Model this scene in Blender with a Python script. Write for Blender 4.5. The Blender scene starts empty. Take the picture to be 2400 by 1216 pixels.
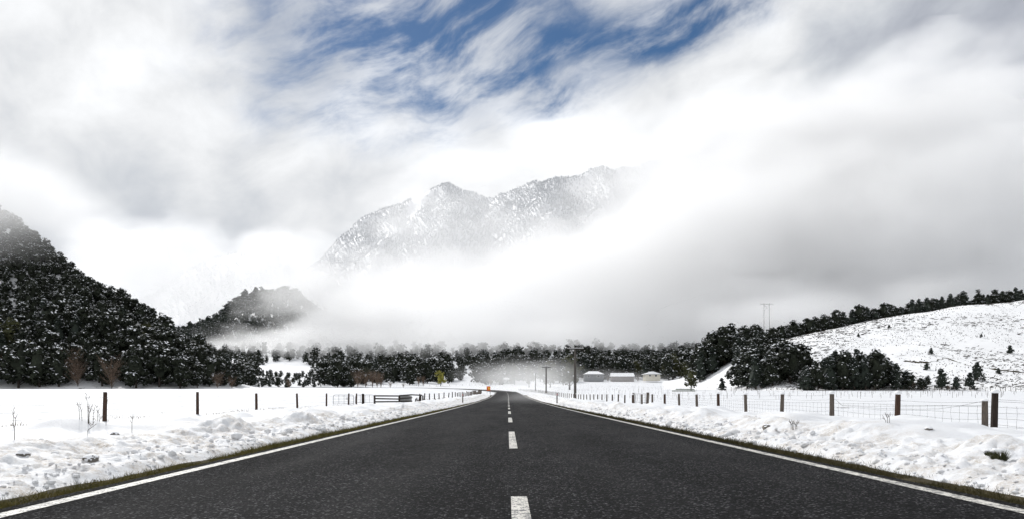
import bpy, bmesh, math, random
import numpy as np
from mathutils import Vector, Matrix

random.seed(7); RNG = np.random.default_rng(7)
scene = bpy.context.scene
COL = scene.collection
R = math.radians

# ------------------------------------------------------------------ camera
FPX, HX, HY, ZC = 1640.0, 1200.0, 922.0, 0.79          # photo focal length (px), horizon point, camera height
cam_d = bpy.data.cameras.new('camera'); cam = bpy.data.objects.new('camera', cam_d); COL.objects.link(cam)
cam.location = (0, 0, ZC); cam.rotation_euler = (R(90), 0, 0)
cam_d.sensor_width = 36.0; cam_d.lens = FPX/2400*36; cam_d.shift_y = (HY-608)/2400
cam_d.clip_start = 0.05; cam_d.clip_end = 30000
scene.camera = cam
def at(px, py, Y): return Vector(((px-HX)*Y/FPX, Y, ZC-(py-HY)*Y/FPX))

# ------------------------------------------------------------------ render, exposure
scene.render.engine = 'CYCLES'
scene.view_settings.view_transform = 'Standard'; scene.view_settings.look = 'None'
scene.view_settings.gamma = 1.0; scene.view_settings.exposure = 0.07
cy = scene.cycles
cy.use_denoising = True; cy.use_adaptive_sampling = True; cy.adaptive_threshold = 0.025; cy.adaptive_min_samples = 16
cy.max_bounces = 10; cy.diffuse_bounces = 3; cy.glossy_bounces = 2; cy.transmission_bounces = 2
cy.volume_bounces = 5; cy.transparent_max_bounces = 16
cy.volume_step_rate = 1.0; cy.volume_max_steps = 128
cy.sample_clamp_indirect = 6.0

# ------------------------------------------------------------------ node helpers
class G:
    def __init__(s, nt): s.nt = nt
    def n(s, t, **kw):
        nd = s.nt.nodes.new(t)
        for k, v in kw.items(): setattr(nd, k, v)
        return nd
    def put(s, sock, v):
        if isinstance(v, bpy.types.NodeSocket): s.nt.links.new(v, sock)
        elif v is not None: sock.default_value = v
    def m(s, op, a, b=None, c=None, clamp=False):
        nd = s.n('ShaderNodeMath', operation=op); nd.use_clamp = clamp
        s.put(nd.inputs[0], a)
        if b is not None: s.put(nd.inputs[1], b)
        if c is not None: s.put(nd.inputs[2], c)
        return nd.outputs[0]
    def v(s, op, a, b=None):
        nd = s.n('ShaderNodeVectorMath', operation=op); s.put(nd.inputs[0], a)
        if b is not None: s.put(nd.inputs[1], b)
        return nd.outputs[1] if op in ('LENGTH', 'DISTANCE', 'DOT_PRODUCT') else nd.outputs[0]
    def xyz(s, x, y, z):
        nd = s.n('ShaderNodeCombineXYZ'); s.put(nd.inputs[0], x); s.put(nd.inputs[1], y); s.put(nd.inputs[2], z); return nd.outputs[0]
    def noise(s, vec, scale, detail=4, rough=.5, dist=0.0):
        nd = s.n('ShaderNodeTexNoise'); s.put(nd.inputs['Vector'], vec)
        nd.inputs['Scale'].default_value = scale; nd.inputs['Detail'].default_value = detail
        nd.inputs['Roughness'].default_value = rough; nd.inputs['Distortion'].default_value = dist
        return nd.outputs[0]
    def ss(s, x, lo, hi, a=0.0, b=1.0):                     # smoothstep from lo..hi to a..b
        nd = s.n('ShaderNodeMapRange'); nd.interpolation_type = 'SMOOTHSTEP'
        s.put(nd.inputs[0], x); s.put(nd.inputs[1], lo); s.put(nd.inputs[2], hi); s.put(nd.inputs[3], a); s.put(nd.inputs[4], b)
        return nd.outputs[0]
    def mix(s, f, a, b):
        nd = s.n('ShaderNodeMix', data_type='RGBA'); s.put(nd.inputs[0], f)
        for i, c in ((6, a), (7, b)):
            s.put(nd.inputs[i], c if isinstance(c, bpy.types.NodeSocket) else (*c, 1.0))
        return nd.outputs[2]
    def ramp(s, f, stops):
        nd = s.n('ShaderNodeValToRGB'); s.put(nd.inputs[0], f); e = nd.color_ramp.elements
        while len(e) < len(stops): e.new(0.5)
        for k, (p, c) in zip(e, stops): k.position = p; k.color = (*c, 1.0)
        return nd.outputs[0]

# ------------------------------------------------------------------ sun and sky
SUN_AZ, SUN_EL = R(-32), R(40)
sun_dir = Vector((math.sin(SUN_AZ)*math.cos(SUN_EL), math.cos(SUN_AZ)*math.cos(SUN_EL), math.sin(SUN_EL)))
sl = bpy.data.lights.new('sun', 'SUN'); sl.energy = 2.8; sl.angle = R(2.0); sl.color = (1.0, .98, .95)
so = bpy.data.objects.new('sun', sl); COL.objects.link(so); so.rotation_euler = sun_dir.to_track_quat('Z', 'Y').to_euler()
so.location = (0, 0, 50)

def dir_of(px, py):
    a = math.atan((px-HX)/FPX); return a, math.atan((HY-py)/FPX*math.cos(a))
world = bpy.data.worlds.new('World'); scene.world = world; world.use_nodes = True
wt = world.node_tree; wt.nodes.clear(); g = G(wt)
sky = g.n('ShaderNodeTexSky', sky_type='NISHITA'); sky.sun_disc = False
sky.sun_elevation = SUN_EL; sky.sun_rotation = SUN_AZ; sky.altitude = 700; sky.air_density = 1.0; sky.dust_density = 0.3; sky.ozone_density = 2.0
tc = g.n('ShaderNodeTexCoord'); sp = g.n('ShaderNodeSeparateXYZ'); g.put(sp.inputs[0], tc.outputs['Generated'])
az = g.m('ARCTAN2', sp.outputs[0], sp.outputs[1]); el = g.m('ARCSINE', sp.outputs[2])
dirv = tc.outputs['Generated']
def blob(px, py, rx, ry, ang=0.0, w=1.0):
    a0, e0 = dir_of(px, py); sx, sy = rx/FPX*.9, ry/FPX*.9
    da = g.m('SUBTRACT', az, a0); de = g.m('SUBTRACT', el, e0); c, s = math.cos(R(ang)), math.sin(R(ang))
    u = g.m('ADD', g.m('MULTIPLY', da, c/sx), g.m('MULTIPLY', de, s/sx))
    v = g.m('ADD', g.m('MULTIPLY', da, -s/sy), g.m('MULTIPLY', de, c/sy))
    q = g.m('ADD', g.m('MULTIPLY', u, u), g.m('MULTIPLY', v, v))
    return g.m('MULTIPLY', g.m('EXPONENT', g.m('MULTIPLY', q, -1.0)), w)
def total(l):
    r = l[0]
    for x in l[1:]: r = g.m('ADD', r, x)
    return r
# wisp coordinates: drawn out along the wind, rising to the right
ang = R(20); cs, sn = math.cos(ang), math.sin(ang)
us = g.m('ADD', g.m('MULTIPLY', az, cs), g.m('MULTIPLY', el, sn))
vs = g.m('ADD', g.m('MULTIPLY', az, -sn), g.m('MULTIPLY', el, cs))
wv = g.noise(g.v('ADD', dirv, (5.0, 2.0, 1.0)), 5.0, 2, .5)                    # bends the wisps
wv2 = g.noise(g.v('ADD', dirv, (1.0, 9.0, 4.0)), 5.0, 2, .5)
uw = g.m('ADD', us, g.m('MULTIPLY', g.m('SUBTRACT', wv, .5), .15)); vw = g.m('ADD', vs, g.m('MULTIPLY', g.m('SUBTRACT', wv2, .5), .08))
nst = g.noise(g.xyz(g.m('MULTIPLY', uw, 4.6), g.m('MULTIPLY', vw, 8.0), 1.7), 1.5, 7, .60, 0.0)
nbig = g.noise(g.v('ADD', dirv, (3.1, 1.0, 0.4)), 3.0, 5, .5, .3)
nfine = g.noise(g.xyz(uw, g.m('MULTIPLY', vw, 1.5), .3), 9.0, 6, .55, .15)
openf = total([blob(880, 110, 330, 180, 8, .80), blob(690, 5, 100, 90, 30, .7), blob(1150, 30, 420, 110, 6, .62), blob(1190, 160, 170, 40, 20, .45),
               blob(1130, 225, 130, 50, 15, .5), blob(1330, 232, 160, 36, 6, .55), blob(1530, 100, 220, 50, 3, .62), blob(1700, 10, 190, 60, 16, .95),
               blob(1000, 220, 250, 70, 15, .16), blob(1280, 110, 240, 60, 15, .22)])
# elsewhere in the dome the cloud breaks up in the same way
openf = g.m('ADD', openf, g.ss(el, .62, .95, 0.0, .42))
o2 = g.m('ADD', openf, g.m('MULTIPLY', g.m('SUBTRACT', nst, .5), 1.5))
o2 = g.m('ADD', o2, g.m('MULTIPLY', g.m('SUBTRACT', nfine, .5), .5))
blue = g.m('MULTIPLY', g.ss(o2, -.12, .98), g.ss(openf, .02, .24))
nveil = g.noise(g.xyz(g.m('MULTIPLY', uw, 4.5), g.m('MULTIPLY', vw, 13.0), 8.1), 1.9, 6, .58, 0.0)
blue = g.m('MULTIPLY', blue, g.ss(nveil, .36, .68, 1.0, .30))        # thin cirrus over the blue
shade = g.m('ADD', 1.0, g.m('MULTIPLY', g.m('SUBTRACT', nbig, .5), .34))
shade = g.m('ADD', shade, g.m('MULTIPLY', g.m('SUBTRACT', nfine, .5), g.ss(el, .12, .40, .28, .56)))
grey = total([blob(2330, 260, 260, 300, 0, .26), blob(2000, 130, 300, 120, 10, .13), blob(60, 470, 420, 190, -20, .12), blob(400, 480, 260, 130, 0, .07),
              blob(620, 60, 130, 110, 0, .16), blob(1600, 150, 170, 80, 10, .12), blob(1150, 300, 130, 60, -30, .12)])
lite = total([blob(1260, 290, 160, 40, -10, .16), blob(1000, 320, 240, 110, 0, .14), blob(1400, 380, 260, 60, 0, .14), blob(1690, 250, 130, 90, 25, .18),
              blob(1830, 60, 90, 70, 0, .12), blob(300, 180, 360, 240, 0, .12)])
shade = g.m('ADD', g.m('SUBTRACT', shade, grey), lite)
shade = g.m('MAXIMUM', shade, .3)
tint = g.ramp(g.ss(shade, .55, 1.05), [(0, (.80, .855, 1.0)), (.7, (.90, .94, 1.0)), (1, (.965, .98, 1.0))])
CL = 10.0
cc = g.n('ShaderNodeVectorMath', operation='SCALE'); g.put(cc.inputs[0], tint); g.put(cc.inputs['Scale'], g.m('MULTIPLY', g.m('POWER', shade, 1.45), .83*CL))
skyc = g.n('ShaderNodeHueSaturation'); skyc.inputs['Saturation'].default_value = 1.2; skyc.inputs['Value'].default_value = .60; g.put(skyc.inputs['Color'], sky.outputs[0])
final = g.mix(blue, cc.outputs[0], skyc.outputs[0])
bg = g.n('ShaderNodeBackground'); g.put(bg.inputs[0], final); bg.inputs[1].default_value = 1.0/CL
world.cycles.sampling_method = 'MANUAL'; world.cycles.sample_map_resolution = 256
wo = g.n('ShaderNodeOutputWorld'); wt.links.new(bg.outputs[0], wo.inputs[0])

# ------------------------------------------------------------------ materials
def mat(name):
    m = bpy.data.materials.new(name); m.use_nodes = True; nt = m.node_tree; nt.nodes.clear(); q = G(nt)
    out = q.n('ShaderNodeOutputMaterial'); b = q.n('ShaderNodeBsdfPrincipled'); nt.links.new(b.outputs[0], out.inputs[0])
    return m, q, b, out
def bump(q, b, h, strength, dist):
    nd = q.n('ShaderNodeBump'); nd.inputs['Strength'].default_value = strength; nd.inputs['Distance'].default_value = dist
    q.put(nd.inputs['Height'], h); q.put(b.inputs['Normal'], nd.outputs[0])
def plain(name, c1, c2=None, scale=4.0, rough=.8, bmp=0.0, stretch=(1, 1, 1)):
    m, q, b, _ = mat(name); t = q.n('ShaderNodeTexCoord'); vec = q.v('MULTIPLY', t.outputs['Object'], stretch)
    n = q.noise(vec, scale, 5, .6)
    q.put(b.inputs['Base Color'], q.mix(q.ss(n, .3, .7), c1, c2 or tuple(x*.6 for x in c1)))
    b.inputs['Roughness'].default_value = rough; b.inputs['Specular IOR Level'].default_value = .3 if rough < .7 else .12
    if bmp: bump(q, b, n, bmp, .02)
    return m
MAT = {}
# snow
def snow_mat(name, dirt=False):
    m, q, b, _ = mat(name); t = q.n('ShaderNodeTexCoord'); o = t.outputs['Object']
    n1 = q.noise(o, 1.1, 6, .6); n2 = q.noise(o, 28, 5, .65)
    col = q.mix(q.ss(n1, .3, .75), (.78, .788, .802), (.71, .722, .748))
    if dirt:
        at_ = q.n('ShaderNodeAttribute'); at_.attribute_name = 'plough'
        d = q.noise(o, 2.6, 8, .68); d2 = q.noise(o, 38, 4, .7)
        f = q.m('MULTIPLY', q.m('MULTIPLY', q.ss(d, .40, .66), q.ss(d2, .3, .60)), at_.outputs['Fac'])
        col = q.mix(q.m('MULTIPLY', f, .85), col, (.40, .335, .26))
        sp_ = q.m('MULTIPLY', q.ss(q.noise(o, 60, 3, .6), .66, .74), q.ss(d, .40, .6))
        col = q.mix(q.m('MULTIPLY', q.m('MULTIPLY', sp_, at_.outputs['Fac']), .8), col, (.16, .12, .08))
    q.put(b.inputs['Base Color'], col); b.inputs['Roughness'].default_value = .65; b.inputs['Specular IOR Level'].default_value = .25
    bump(q, b, q.m('ADD', n2, q.m('MULTIPLY', n1, 1.5)), .55 if dirt else .35, .025 if dirt else .02)
    return m
MAT['snow'] = snow_mat('snow'); MAT['snow_verge'] = snow_mat('verge_snow', True)
MAT['cap'] = plain('cap_snow', (.88, .885, .9), (.84, .85, .87), 20, .65, .2)
MAT['tree_snow'] = plain('tree_snow', (.86, .87, .89), (.72, .74, .78), 2.0, .7)
# snowy field with stubble showing through in drifts
def field_mat():
    m, q, b, _ = mat('field_snow'); t = q.n('ShaderNodeTexCoord'); o = t.outputs['Object']
    n1 = q.noise(q.v('MULTIPLY', o, (.12, .5, 1)), 1.0, 6, .6); n2 = q.noise(q.v('MULTIPLY', o, (1.2, 4.0, 1)), 1.0, 6, .65)
    col = q.mix(q.ss(n1, .3, .7), (.76, .768, .782), (.66, .675, .705))
    f = q.m('MULTIPLY', q.ss(n2, .66, .78), q.ss(n1, .5, .7))
    col = q.mix(q.m('MULTIPLY', f, .35), col, (.42, .38, .30))
    q.put(b.inputs['Base Color'], col); b.inputs['Roughness'].default_value = .65; b.inputs['Specular IOR Level'].default_value = .25
    bump(q, b, q.m('ADD', q.noise(o, 1.5, 6, .6), q.m('MULTIPLY', q.noise(o, 14, 4, .6), .25)), .4, .12)
    return m
MAT['field'] = field_mat()
# logged hillside: snow with dark grass, slash and soil showing
def hill_mat(name, amt):
    m, q, b, _ = mat(name); t = q.n('ShaderNodeTexCoord'); o = t.outputs['Object']
    n1 = q.noise(o, .05, 5, .6); n2 = q.noise(q.v('MULTIPLY', o, (.55, .55, 2.2)), .9, 7, .7)
    f = q.m('MULTIPLY', q.ss(n2, .57, .65), q.ss(n1, .34, .58))
    col = q.mix(q.m('MULTIPLY', f, amt), (.87, .875, .885), q.mix(q.noise(o, .4, 3), (.10, .075, .05), (.05, .045, .035)))
    q.put(b.inputs['Base Color'], col); b.inputs['Roughness'].default_value = .7
    bump(q, b, q.noise(o, .8, 6, .6), .5, .35)
    return m
MAT['hill'] = hill_mat('hillside_snow', .9); MAT['under'] = hill_mat('forest_floor', .95)
def asphalt():
    m, q, b, _ = mat('asphalt'); t = q.n('ShaderNodeTexCoord'); o = t.outputs['Object']
    vo = q.n('ShaderNodeTexVoronoi'); vo.feature = 'F1'; q.put(vo.inputs['Vector'], o); vo.inputs['Scale'].default_value = 56
    sp_ = q.n('ShaderNodeSeparateColor'); q.put(sp_.inputs[0], vo.outputs['Color'])
    cell = sp_.outputs[0]
    big = q.noise(q.v('MULTIPLY', o, (1.0, .16, 1)), .8, 6, .62); med = q.noise(o, 7, 5, .7); patch = q.noise(o, .55, 4, .6)
    base = q.ramp(cell, [(0, (.003, .003, .0034)), (.5, (.0068, .0068, .0077)), (.82, (.023, .023, .025)), (1, (.13, .13, .135))])
    base = q.mix(q.ss(vo.outputs['Distance'], .35, .72), base, (.005, .005, .0055))
    xs = q.n('ShaderNodeSeparateXYZ'); q.put(xs.inputs[0], o)
    ax = q.m('ABSOLUTE', q.m('ADD', xs.outputs[0], q.m('MULTIPLY', xs.outputs[1], .0055)))       # distance from the centre line
    trk = q.m('ADD', q.ss(q.m('ABSOLUTE', q.m('SUBTRACT', ax, 1.0)), .0, .55, 1.0, 0.0), q.ss(q.m('ABSOLUTE', q.m('SUBTRACT', ax, 2.6)), .0, .55, 1.0, 0.0))
    k = q.n('ShaderNodeVectorMath', operation='SCALE'); q.put(k.inputs[0], base)
    f = q.m('MULTIPLY', q.ss(big, .25, .75, .72, 1.3), q.ss(med, .25, .75, .72, 1.3)); f = q.m('MULTIPLY', f, q.ss(patch, .3, .7, .8, 1.2))
    q.put(k.inputs['Scale'], q.m('MULTIPLY', f, q.m('SUBTRACT', 1.08, q.m('MULTIPLY', trk, .22))))
    q.put(b.inputs['Base Color'], k.outputs[0])
    q.put(b.inputs['Roughness'], q.m('SUBTRACT', q.ss(big, .3, .7, .98, .88), q.m('MULTIPLY', trk, .07))); b.inputs['Specular IOR Level'].default_value = .08
    bump(q, b, q.m('ADD', q.m('MULTIPLY', vo.outputs['Distance'], -1.0), q.m('MULTIPLY', med, .3)), .9, .014)
    return m
MAT['asphalt'] = asphalt()
def paint(name, wear):
    m, q, b, _ = mat(name); t = q.n('ShaderNodeTexCoord'); o = t.outputs['Object']
    vo = q.n('ShaderNodeTexVoronoi'); q.put(vo.inputs['Vector'], o); vo.inputs['Scale'].default_value = 62
    n = q.noise(o, 14, 6, .7); n2 = q.noise(o, 90, 3, .6)
    f = q.ss(q.m('ADD', q.m('ADD', n, q.m('MULTIPLY', n2, .35)), q.m('MULTIPLY', vo.outputs['Distance'], .28)), wear, wear+.16)
    q.put(b.inputs['Base Color'], q.mix(f, (.66, .635, .58), (.09, .09, .09))); b.inputs['Roughness'].default_value = .55
    bump(q, b, q.m('MULTIPLY', vo.outputs['Distance'], -1.0), .6, .008)
    return m
MAT['paint'] = paint('road_paint', .76)
MAT['soil'] = plain('verge_soil', (.075, .06, .03), (.03, .026, .015), 9, .95, .6)
MAT['grass_dark'] = plain('dark_verge_grass', (.085, .07, .03), (.045, .042, .016), 3.0, .8)
MAT['grass'] = plain('verge_grass', (.17, .14, .045), (.07, .07, .02), 3.0, .8)
MAT['deadgrass'] = plain('dead_grass', (.19, .13, .07), (.08, .055, .035), 6.0, .9)
MAT['stem'] = plain('dry_stem', (.09, .07, .05), (.05, .04, .03), 30, .9)
MAT['wood_red'] = plain('post_wood_reddish', (.085, .05, .036), (.035, .024, .02), 7, .85, .5, (6, 6, .6))
MAT['wood_grey'] = plain('post_wood_grey', (.15, .125, .105), (.07, .058, .05), 7, .85, .5, (6, 6, .6))
MAT['wood_dark'] = plain('post_wood_dark', (.045, .034, .028), (.018, .014, .012), 7, .85, .5, (6, 6, .6))
MAT['rail'] = plain('rail_wood', (.05, .042, .036), (.022, .02, .018), 5, .85, .4)
MAT['board'] = plain('weathered_board', (.36, .36, .35), (.25, .25, .24), 3, .8)
MAT['wire'] = plain('weathered_wire', (.075, .072, .07), (.045, .043, .042), 3, .6)
MAT['steel'] = plain('galvanised_tube', (.30, .30, .31), (.2, .2, .21), 3, .45)
MAT['pole'] = plain('pole_wood', (.11, .10, .09), (.07, .064, .058), 2, .85, .2, (3, 3, .3))
MAT['pole_dark'] = plain('crossarm_wood', (.05, .045, .04), (.03, .028, .026), 3, .85)
MAT['ceramic'] = plain('insulator', (.25, .2, .17), (.2, .16, .14), 3, .3)
MAT['rock'] = plain('rock', (.24, .22, .19), (.12, .11, .10), 8, .9, .6)
MAT['leaf'] = plain('evergreen_leaf', (.030, .036, .024), (.016, .019, .014), .6, .75)
MAT['leaf_frost'] = plain('frosted_leaf', (.78, .80, .82), (.60, .615, .635), .25, .8)
MAT['leaf_olive'] = plain('olive_leaf', (.075, .078, .035), (.042, .045, .024), .6, .75)
MAT['leaf_blue'] = plain('needle_leaf', (.040, .050, .038), (.024, .03, .026), .6, .75)
MAT['willow'] = plain('willow_leaf', (.34, .31, .075), (.22, .22, .05), .8, .8)
MAT['twig'] = plain('bare_twig', (.20, .145, .11), (.12, .09, .07), .5, .9)
MAT['bark'] = plain('bark', (.07, .058, .048), (.035, .03, .026), 2.5, .9, .3, (3, 3, .7))
MAT['wall_dark'] = plain('dark_wall', (.16, .17, .18), (.12, .13, .14), 1, .7)
MAT['wall_cream'] = plain('cream_wall', (.62, .58, .48), (.55, .52, .44), 1, .7)
MAT['wall_brown'] = plain('brown_wall', (.15, .125, .115), (.10, .085, .08), 1, .8)
MAT['wall_grey'] = plain('grey_wall', (.38, .39, .40), (.30, .31, .32), 1, .7)
MAT['glass'] = plain('window_glass', (.03, .035, .04), (.02, .025, .03), 1, .1)
MAT['orange'] = plain('orange_panel', (.78, .17, .03), (.68, .14, .03), 1, .5)
MAT['yellow'] = plain('yellow_symbol', (.80, .55, .05), (.7, .46, .04), 1, .5)
MAT['black'] = plain('black_symbol', (.02, .02, .02), (.02, .02, .02), 1, .5)
MAT['white'] = plain('white_plastic', (.75, .75, .74), (.65, .65, .64), 2, .5)
MAT['red'] = plain('red_reflector', (.5, .03, .02), (.4, .02, .02), 2, .4)
MAT['green_wood'] = plain('treated_timber', (.16, .19, .13), (.10, .12, .08), 2, .8)

# ------------------------------------------------------------------ mesh helpers
class MB:
    def __init__(s): s.v = []; s.f = []; s.mi = []; s.k = 0
    def add(s, vs, fs, mi=0):
        b = len(s.v); s.v.extend([tuple(p) for p in vs]); s.f.extend([tuple(b+i for i in f) for f in fs]); s.mi.extend([mi]*len(fs)); return s
    def box(s, c, d, rz=0.0, mi=0, M=None):
        x, y, z = d[0]/2, d[1]/2, d[2]/2; cr, sr = math.cos(rz), math.sin(rz)
        vs = [Vector((sx*x, sy*y, sz*z)) for sz in (-1, 1) for sx, sy in ((-1, -1), (1, -1), (1, 1), (-1, 1))]
        vs = [(M @ p if M else Vector((p.x*cr-p.y*sr, p.x*sr+p.y*cr, p.z)))+Vector(c) for p in vs]
        return s.add(vs, [(3, 2, 1, 0), (4, 5, 6, 7), (0, 1, 5, 4), (1, 2, 6, 5), (2, 3, 7, 6), (3, 0, 4, 7)], mi)
    def tube(s, pts, r, n=6, mi=0, cap=True):
        pts = [Vector(p) for p in pts]; rs = r if isinstance(r, (list, tuple)) else [r]*len(pts); b = len(s.v); rings = []
        for i, p in enumerate(pts):
            t = (pts[min(i+1, len(pts)-1)]-pts[max(i-1, 0)]).normalized()
            a = t.cross(Vector((0, 0, 1)) if abs(t.z) < .9 else Vector((1, 0, 0))).normalized(); c = t.cross(a)
            rings.append([p+(a*math.cos(k*2*math.pi/n)+c*math.sin(k*2*math.pi/n))*rs[i] for k in range(n)])
        vs = [p for ring in rings for p in ring]; fs = []
        for i in range(len(pts)-1):
            for k in range(n): fs.append((i*n+k, i*n+(k+1) % n, (i+1)*n+(k+1) % n, (i+1)*n+k))
        if cap: fs += [tuple(range(n-1, -1, -1)), tuple((len(pts)-1)*n+k for k in range(n))]
        return s.add(vs, fs, mi)
    def mesh(s, name, mats, smooth=False):
        me = bpy.data.meshes.new(name); me.from_pydata(s.v, [], s.f)
        for m in (mats if isinstance(mats, (list, tuple)) else [mats]): me.materials.append(MAT[m] if isinstance(m, str) else m)
        if any(s.mi): me.polygons.foreach_set('material_index', s.mi)
        if smooth: me.polygons.foreach_set('use_smooth', [True]*len(s.f))
        me.update(); return me
def tag(o, label=None, cat=None, group=None, kind=None):
    for k, v in (('label', label), ('category', cat), ('group', group), ('kind', kind)):
        if v: o[k] = v
    return o
def obj(name, me, parent=None, loc=(0, 0, 0), rot=(0, 0, 0), sc=(1, 1, 1)):
    o = bpy.data.objects.new(name, me); COL.objects.link(o); o.parent = parent
    o.location = loc; o.rotation_euler = rot; o.scale = sc; return o
def empty(name, loc, rz=0.0, sc=1.0):
    o = obj(name, None, None, loc, (0, 0, rz), (sc, sc, sc)); o.empty_display_size = .2; return o
def np_mesh(name, V, F, mats, mi=None, smooth=False):
    """V (n,3), F (m,k) all faces with k corners"""
    me = bpy.data.meshes.new(name); V = np.asarray(V, np.float32); F = np.asarray(F, np.int32); k = F.shape[1]
    me.vertices.add(len(V)); me.vertices.foreach_set('co', V.ravel())
    me.loops.add(F.size); me.loops.foreach_set('vertex_index', F.ravel())
    me.polygons.add(len(F)); me.polygons.foreach_set('loop_start', np.arange(0, F.size, k, dtype=np.int32))
    me.polygons.foreach_set('loop_total', np.full(len(F), k, np.int32))
    for m in (mats if isinstance(mats, (list, tuple)) else [mats]): me.materials.append(MAT[m] if isinstance(m, str) else m)
    if mi is not None: me.polygons.foreach_set('material_index', np.asarray(mi, np.int32))
    if smooth: me.polygons.foreach_set('use_smooth', np.ones(len(F), bool))
    me.update(calc_edges=True); return me
def grid_faces(nr, nc):
    i = np.arange(nr-1)[:, None]*nc + np.arange(nc-1)[None, :]
    return np.stack([i, i+1, i+1+nc, i+nc], -1).reshape(-1, 4)
# value noise
def _h(ix, iy, s):
    n = (ix.astype(np.int64)*374761393 + iy.astype(np.int64)*668265263 + s*1442695041) & 0xffffffff
    n = ((n ^ (n >> 13))*1274126177) & 0xffffffff
    return ((n ^ (n >> 16)) & 0xffff)/65535.0
def vn(x, y, s=0):
    x = np.asarray(x, float); y = np.asarray(y, float); ix = np.floor(x); iy = np.floor(y); fx = x-ix; fy = y-iy
    fx = fx*fx*fx*(fx*(fx*6-15)+10); fy = fy*fy*fy*(fy*(fy*6-15)+10); ix = ix.astype(np.int64); iy = iy.astype(np.int64)
    a = _h(ix, iy, s); b = _h(ix+1, iy, s); c = _h(ix, iy+1, s); d = _h(ix+1, iy+1, s)
    return (a+(b-a)*fx)*(1-fy)+(c+(d-c)*fx)*fy
def fbm(x, y, o=4, s=0, r=.5):
    t = 0; a = 1; n = 0
    for i in range(o):
        t = t+a*vn(x*2**i+17.3*i, y*2**i-9.1*i, s+i); n += a; a *= r
    return t/n
def sstep(x, a, b):
    t = np.clip((x-a)/(b-a), 0, 1); return t*t*(3-2*t)

# ------------------------------------------------------------------ terrain functions
def field_z(X, Y):
    X = np.asarray(X, float); Y = np.asarray(Y, float)
    z = np.interp(Y, [-400, 0, 20, 60, 110, 135, 190, 267, 330, 400, 450, 500, 600, 700, 900, 1200, 1500, 9000],
                  [0, -.04, -.10, -.21, -.24, -.06, .70, 1.7, 2.6, 4.5, 6.6, 9.6, 16, 24, 50, 100, 150, 200])
    side = sstep(np.abs(X), 14, 75)*np.interp(Y, [50, 170, 260, 400], [0, 1.0, .8, 0])*np.where(X < 0, 1.5, 1.0)
    return z + side + (fbm(X/40, Y/40, 3, 5)-.5)*.35*sstep(Y, 60, 200)
# road centre line
_cy = np.array([-60, 0, 20, 35, 55, 83, 135, 190, 240, 275, 305, 330, 352, 370, 385, 397, 406, 412, 415.])
_cx = np.array([.48, .09, -.04, -.13, -.25, -.40, -.66, -1.1, -1.9, -4.0, -8.5, -15, -26, -42, -65, -95, -135, -190, -300.])
_cz = np.array([.0, 0, -.06, -.11, -.14, -.12, .13, .79, 1.4])
_t = np.concatenate([[0], np.cumsum(np.hypot(np.diff(_cx), np.diff(_cy)))])
ts = np.arange(0, _t[-1], .5)
rx_, ry_ = np.interp(ts, _t, _cx), np.interp(ts, _t, _cy)
def smooth1(a, n=31):
    k = np.hanning(n+2)[1:-1]; k /= k.sum(); p = np.concatenate([a[0]-(a[1]-a[0])*np.arange(n//2, 0, -1), a, a[-1]+(a[-1]-a[-2])*np.arange(1, n//2+1)])
    return np.convolve(p, k, 'valid')
rx_, ry_ = smooth1(rx_, 41), smooth1(ry_, 41)
rz_ = smooth1(np.where(ry_ < 240, np.interp(ry_, _cy[:9], _cz), field_z(rx_, ry_)+.12), 61)
def road_x(Y): return np.interp(Y, ry_, rx_)
def road_z(Y): return np.interp(Y, ry_, rz_)
def base_z(X, Y):                                          # smooth ground between road and field
    s = np.abs(X-road_x(Y)); w = sstep(s, 5, 13)
    zr = np.where(Y < 330, road_z(Y), field_z(X, Y))
    return zr*(1-w)+field_z(X, Y)*w
def verge_z(X, Y):
    """snow surface beside the road (s = distance from the centre line)"""
    s = np.abs(X-road_x(Y)); sd = np.where(X < 0, 1, 2)
    e = fbm(Y*.9, s*0+sd*3.0, 3, 40)-.5                     # wander of the snow edge
    s0 = 4.02+e*.30+np.where(X < 0, .10*np.exp(-(Y/14.0)), .12)
    rough = sstep(s, s0, s0+.22)
    z = base_z(X, Y)-.06+.085*rough
    band = sstep(s, s0, s0+.35)*(1-sstep(s, 5.35, 6.1))     # ploughed crumbs
    c1 = 1-np.abs(vn(X*4.4, Y*4.4, 60)*2-1); c2 = vn(X*9.5, Y*9.5, 61); c3 = vn(X*19, Y*19, 62)
    z = z+band*(c1*.045*(.2+1.2*vn(X*1.1, Y*1.1, 63))+c2*c2*.062+c3*c3*.034-.025)
    bank = sstep(s, 4.95+e*.9, 5.75+e*.9)*(1-sstep(s, 6.8, 9.6))
    lump = fbm(X*.62+3, Y*.62, 3, 70); lump = lump+.7*np.maximum(0, vn(X*.95, Y*.95, 75)-.45)
    z = z+bank*(.09+.42*np.maximum(0, lump-.36))+band*.05*sstep(s, 4.3, 5.3)
    tus = sstep(s, 6.3, 7.6)*(1-sstep(s, 12.2, 14.5))
    lo = np.maximum(0, fbm(X*.85, Y*.85, 2, 80)-.42)
    z = z+tus*(.34*lo+.05*fbm(X*.3, Y*.3, 2, 82))*np.where(X > 0, 1.15*(1-.75*sstep(s, 8.6, 10.2)), .8)
    z = z+sstep(s, s0+.3, 5.5)*.012*vn(X*6, Y*6, 90)
    return z
S_OUT = 17.0
def ground_z(X, Y):
    X = float(X); Y = float(Y); s = abs(X-float(road_x(Y)))
    if s < 3.9 and Y < 400: return float(road_z(Y))
    if s < S_OUT-1.5 and 1.5 < Y < 165: return float(verge_z(np.array([X]), np.array([Y]))[0])
    return float(field_z(X, Y))
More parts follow.
